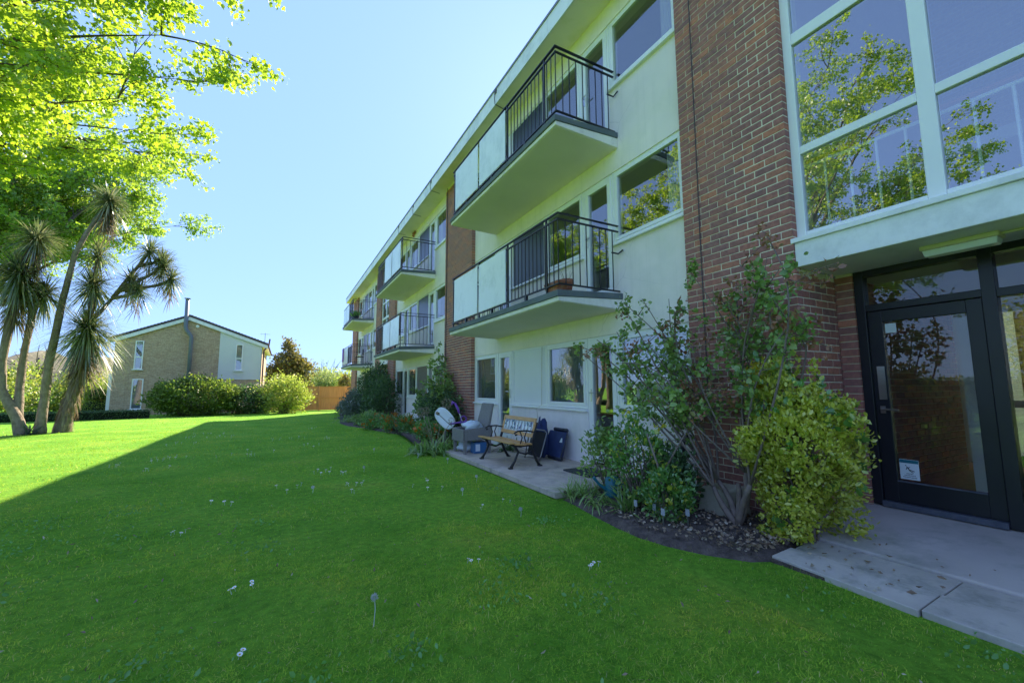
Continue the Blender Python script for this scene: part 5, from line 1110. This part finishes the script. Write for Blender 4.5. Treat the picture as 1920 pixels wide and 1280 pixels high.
for i in range(n):
    y1, y2 = 28.2+i*.06, 28.2+(i+1)*.06; x1, x2 = RAILX-.05+.012*math.sin(i*1.9), RAILX-.05+.012*math.sin((i+1)*1.9)
    cl.hexa([(x1, y1, 2.95), (x1+.012, y1, 2.95), (x2+.012, y2, 2.95), (x2, y2, 2.95), (x1, y1, 3.8), (x1+.012, y1, 3.8), (x2+.012, y2, 3.8), (x2, y2, 3.8)])
tag(cl.obj('purple_cloth', 'purple'), 'purple cloth hung over the farthest first floor balcony rail', 'cloth')

# ================================================================= LAWN DETAIL
def onlawn(x, y):
    edge = np.interp(y, [0, 1.98, 2.05, 2.3, 2.6, 2.85, 3.2, 3.55, 3.95, 4.3, 4.31, 8.3, 8.35, 8.6, 9.4, 10.2, 11.5, 13, 14.5, 16, 17.5, 19, 22, 26, 30, 36],
                        [3.29, 3.31, 3.12, 3.0, 2.88, 2.82, 2.83, 2.87, 2.93, 2.96, 2.89, 2.89, 2.85, 2.6, 2.9, 3.1, 3.2, 3.05, 2.75, 2.55, 2.2, 2.1, 2.4, 2.9, 3.2, 4])
    return x < edge+.012+.03*np.sin(np.asarray(y)*7.3)*np.sin(np.asarray(y)*3.1+1)+.022*np.sin(np.asarray(y)*19)
def grass_points(n, r0, r1, g):
    a = g.uniform(R(-27), R(84), n); r = np.sqrt(g.uniform(r0*r0, r1*r1, n)); x, y = r*np.sin(a), r*np.cos(a); k = onlawn(x, y) & (y < 31); return np.stack([x[k], y[k]], 1), r[k]
g = np.random.default_rng(5); parts = []
for (cnt, r0, r1, ln, wd) in ((190000, 1.0, 4.2, .028, .0032), (150000, 4.2, 9, .03, .006), (110000, 9, 20, .04, .013), (40000, 20, 33, .045, .026)):
    P2, r = grass_points(cnt, r0, r1, g); n = len(P2)
    patch = np.sin(P2[:, 0]*2.1+1.3*np.sin(P2[:, 1]*1.7))*np.sin(P2[:, 1]*2.6+P2[:, 0])
    Z = lawnz(P2[:, 0], P2[:, 1]); P = np.stack([P2[:, 0], P2[:, 1], Z-.004], 1)
    d = g.normal(size=(n, 3))*1.05; d[:, 2] = .8; L = ln*g.uniform(.5, 1.35, n)*(1+.4*patch+.35*(g.random(n) > .985))
    parts.append(blades(P, d, L, np.full(n, wd)*g.uniform(.7, 1.3, n), .35*g.uniform(0, 1.6, n), 2, g))
V, F = join(parts); go = npmesh('grass', V, F, 'grass'); tag(go, 'short mown green lawn grass', 'grass', kind='stuff')
# weeds and tufts
g = np.random.default_rng(6); tp_ = []
for k in range(26):
    while True:
        a = g.uniform(R(-25), R(75)); r = g.uniform(1.3, 7); x, y = r*math.sin(a), r*math.cos(a)
        if onlawn(x, y): break
    m = int(g.integers(20, 90)); rr = g.uniform(.05, .2); tp_.append(np.stack([x+g.normal(0, rr, m), y+g.normal(0, rr, m), np.full(m, lawnz(np.array(x), np.array(y))+.02)+g.uniform(0, .02, m)], 1))
V, F = leaves(np.concatenate(tp_)-np.array((0, 0, .012)), .026, 'oval', .6, None, 0, .25, g); tag(npmesh('lawn_weeds', V, F, 'weed'), 'flat broadleaf weeds growing in the lawn', 'weeds', kind='stuff')
m = 420; a = g.uniform(R(-27), R(80), m); r = g.uniform(1.1, 9, m); x, y = r*np.sin(a), r*np.cos(a); k = onlawn(x, y); P = np.stack([x, y, lawnz(x, y)+.035], 1)[k]
V, F = leaves(P, .028, 'diamond', .35, None, 0, 0, g); V2, F2 = leaves(np.stack([g.uniform(3.25, 4.3, 60), g.uniform(.4, 2.0, 60), np.full(60, .142)], 1), .03, 'diamond', .6, None, 0, 0, g)
tag(npmesh('fallen_petals', V, F, 'litter'), 'scattered fallen petals and dry bits on the lawn', 'litter', kind='stuff')
x = g.uniform(3.3, 4.2, 46); y = 2.0-np.abs(g.normal(0, .45, 46)); zz = np.where(x > 3.97, .075+(x-3.97)*.104, .05)
d = unit(np.stack([g.normal(size=46), g.normal(size=46), g.normal(size=46)*.12], 1)); V, F = leaves(np.stack([x, y, zz], 1), .036, 'diamond', .55, d, .97, 0, g); tag(npmesh('fallen_leaves', V, F, 'litter'), 'pale fallen leaves lying on the concrete path', 'litter', kind='stuff')
m = 1500; x = g.uniform(2.8, 4.25, m); y = 2.1+2.0*g.random(m)**1.7; e = ~onlawn(x-.1, y); P = np.stack([x, y, .055+g.uniform(0, .03, m)], 1)[e]
d = unit(np.stack([g.normal(size=len(P)), g.normal(size=len(P)), g.normal(size=len(P))*.35], 1)); V, F = leaves(P, .034, 'oval', .6, d, .9, 0, g); tag(npmesh('leaf_litter', V, F, 'litter'), 'brown leaf litter strewn over the bare soil', 'litter', kind='stuff')
# clods of soil
m = 900; x = g.uniform(2.8, 4.3, m); y = g.uniform(2.05, 4.3, m); e = ~onlawn(x-.06, y); P = np.stack([x, y, np.full(m, .05)], 1)[e]
V, F = leaves(P, .03, 'oval', 1.0, None, 0, .3, g); tag(npmesh('soil_crumbs', V, F, 'soil'), 'loose crumbs of dark soil in the bed', 'soil', kind='stuff')
# daisies: one mesh, many flowers
def daisy_mesh():
    mb = MB(); n = 12
    mb.tube([(0, 0, .01), (.002, 0, .03), (0, 0, .045)], .0012, 4)
    for k in range(n):
        a = 2*math.pi*k/n; c, s = math.cos(a), math.sin(a); b = len(mb.v)
        mb.v += [(.003*c-.0018*s, .003*s+.0018*c, .046), (.003*c+.0018*s, .003*s-.0018*c, .046), (.012*c+.003*s, .012*s-.003*c, .049), (.0135*c, .0135*s, .0495), (.012*c-.003*s, .012*s+.003*c, .049)]; mb.f.append((b, b+1, b+2, b+3, b+4))
    nf = len(mb.f); mb.lathe((0, 0, .0465), [(.005, 0), (.004, .003), (.0005, .0045)], 8)
    me = bpy.data.meshes.new('daisy'); me.from_pydata(mb.v, [], mb.f); me.materials.append(M['daisy']); me.materials.append(M['daisy_eye'])
    for i, p in enumerate(me.polygons): p.material_index = 1 if i >= nf else 0
    return me
DM = daisy_mesh(); spots = []
near = [(1.3, 3.04), (1.34, 3.02), (1.27, 3.07), (-.22, 3.36), (-.2, 3.4), (-.12, 3.44), (-.1, 3.39), (-.13, 2.56), (-.12, 2.58), (-.82, 4.94), (-.8, 4.98), (-.75, 4.9), (-.72, 4.97), (2.04, 2.57), (2.07, 2.6), (2.0, 2.55), (2.1, 2.57), (1.95, 4.3), (2.0, 4.4), (2.3, 4.5), (2.35, 4.42)]
spots += near
gq = random.Random(12)
cl_ = [(gq.uniform(-2.5, 2.6), gq.uniform(5.5, 17)) for _ in range(24)]
for cx, cy in cl_:
    for _ in range(gq.randint(3, 7)): spots.append((cx+gq.gauss(0, .16), cy+gq.gauss(0, .22)))
for x, y in spots:
    if not onlawn(x+.05, y): continue
    o = bpy.data.objects.new('daisy', DM); sc_ = 1.0 if y < 5 else 1.35; o.scale = (sc_,)*3; o.rotation_euler = (gq.uniform(-.3, .3), gq.uniform(-.3, .3), gq.uniform(0, 6)); o.location = (x, y, float(lawnz(np.array(x), np.array(y)))-.016); col.objects.link(o)
    tag(o, 'small white daisy growing in the shaded lawn', 'daisy', 'daisies in the lawn')
def dandelion(x, y, h, r, label, group=None):
    z = float(lawnz(np.array(x), np.array(y))); t = thing('dandelion_clock', label, 'dandelion', (x, y, z), group)
    MB().tube([(x, y, z-.01), (x+.006, y, z+h*.6), (x, y, z+h)], .0022, 5).obj('stalk', 'seed', t)
    k = 260; u = unit(rng.normal(size=(k, 3))); V, F = leaves(np.array((x, y, z+h))+u*r*.45, r*.6, 'diamond', .12, u, .96, 0); npmesh('seed_head', V, F, 'seed', t)
dandelion(.5, 2.53, .15, .02, 'tall single dandelion clock on a pale stalk in the near lawn')
for (x, y) in [(2.0, 5.0), (2.45, 5.6), (1.2, 7.2), (2.3, 8.0), (.4, 6.1), (1.7, 9.1), (2.2, 3.9), (2.6, 7.2)]: dandelion(x, y, .075, .02, 'dandelion clock standing among the daisies by the patio', 'dandelion clocks in the lawn')
# parked car beyond the garden, mostly hidden by the planting
cr = thing('parked_car', 'small blue grey parked car beyond the garden planting by the topiary', 'car', (-15.3, 50.5, -.75))
prof = [(-1.9, .3), (1.9, .3), (1.95, .7), (1.2, .82), (.6, 1.36), (-.9, 1.4), (-1.6, .88), (-1.95, .8)]
MB().prism([(-15.3+u, -.75+v) for u, v in prof], 1, 49.7, 51.3).obj('body', 'blind', cr, bevel=.06, fixn=True)
MB().prism([(-15.3+u, -.75+v) for u, v in [(-1.35, .9), (.95, .88), (.52, 1.28), (-.85, 1.32)]], 1, 49.69, 49.699).obj('side_window', 'navy_dark', cr, fixn=True)
for x in (-16.5, -14.1):
    for y in (49.72, 51.1): MB().tube([(x, y-.02, -.44), (x, y+.18, -.44)], .31, 16).obj('wheel', 'blackcloth', cr)
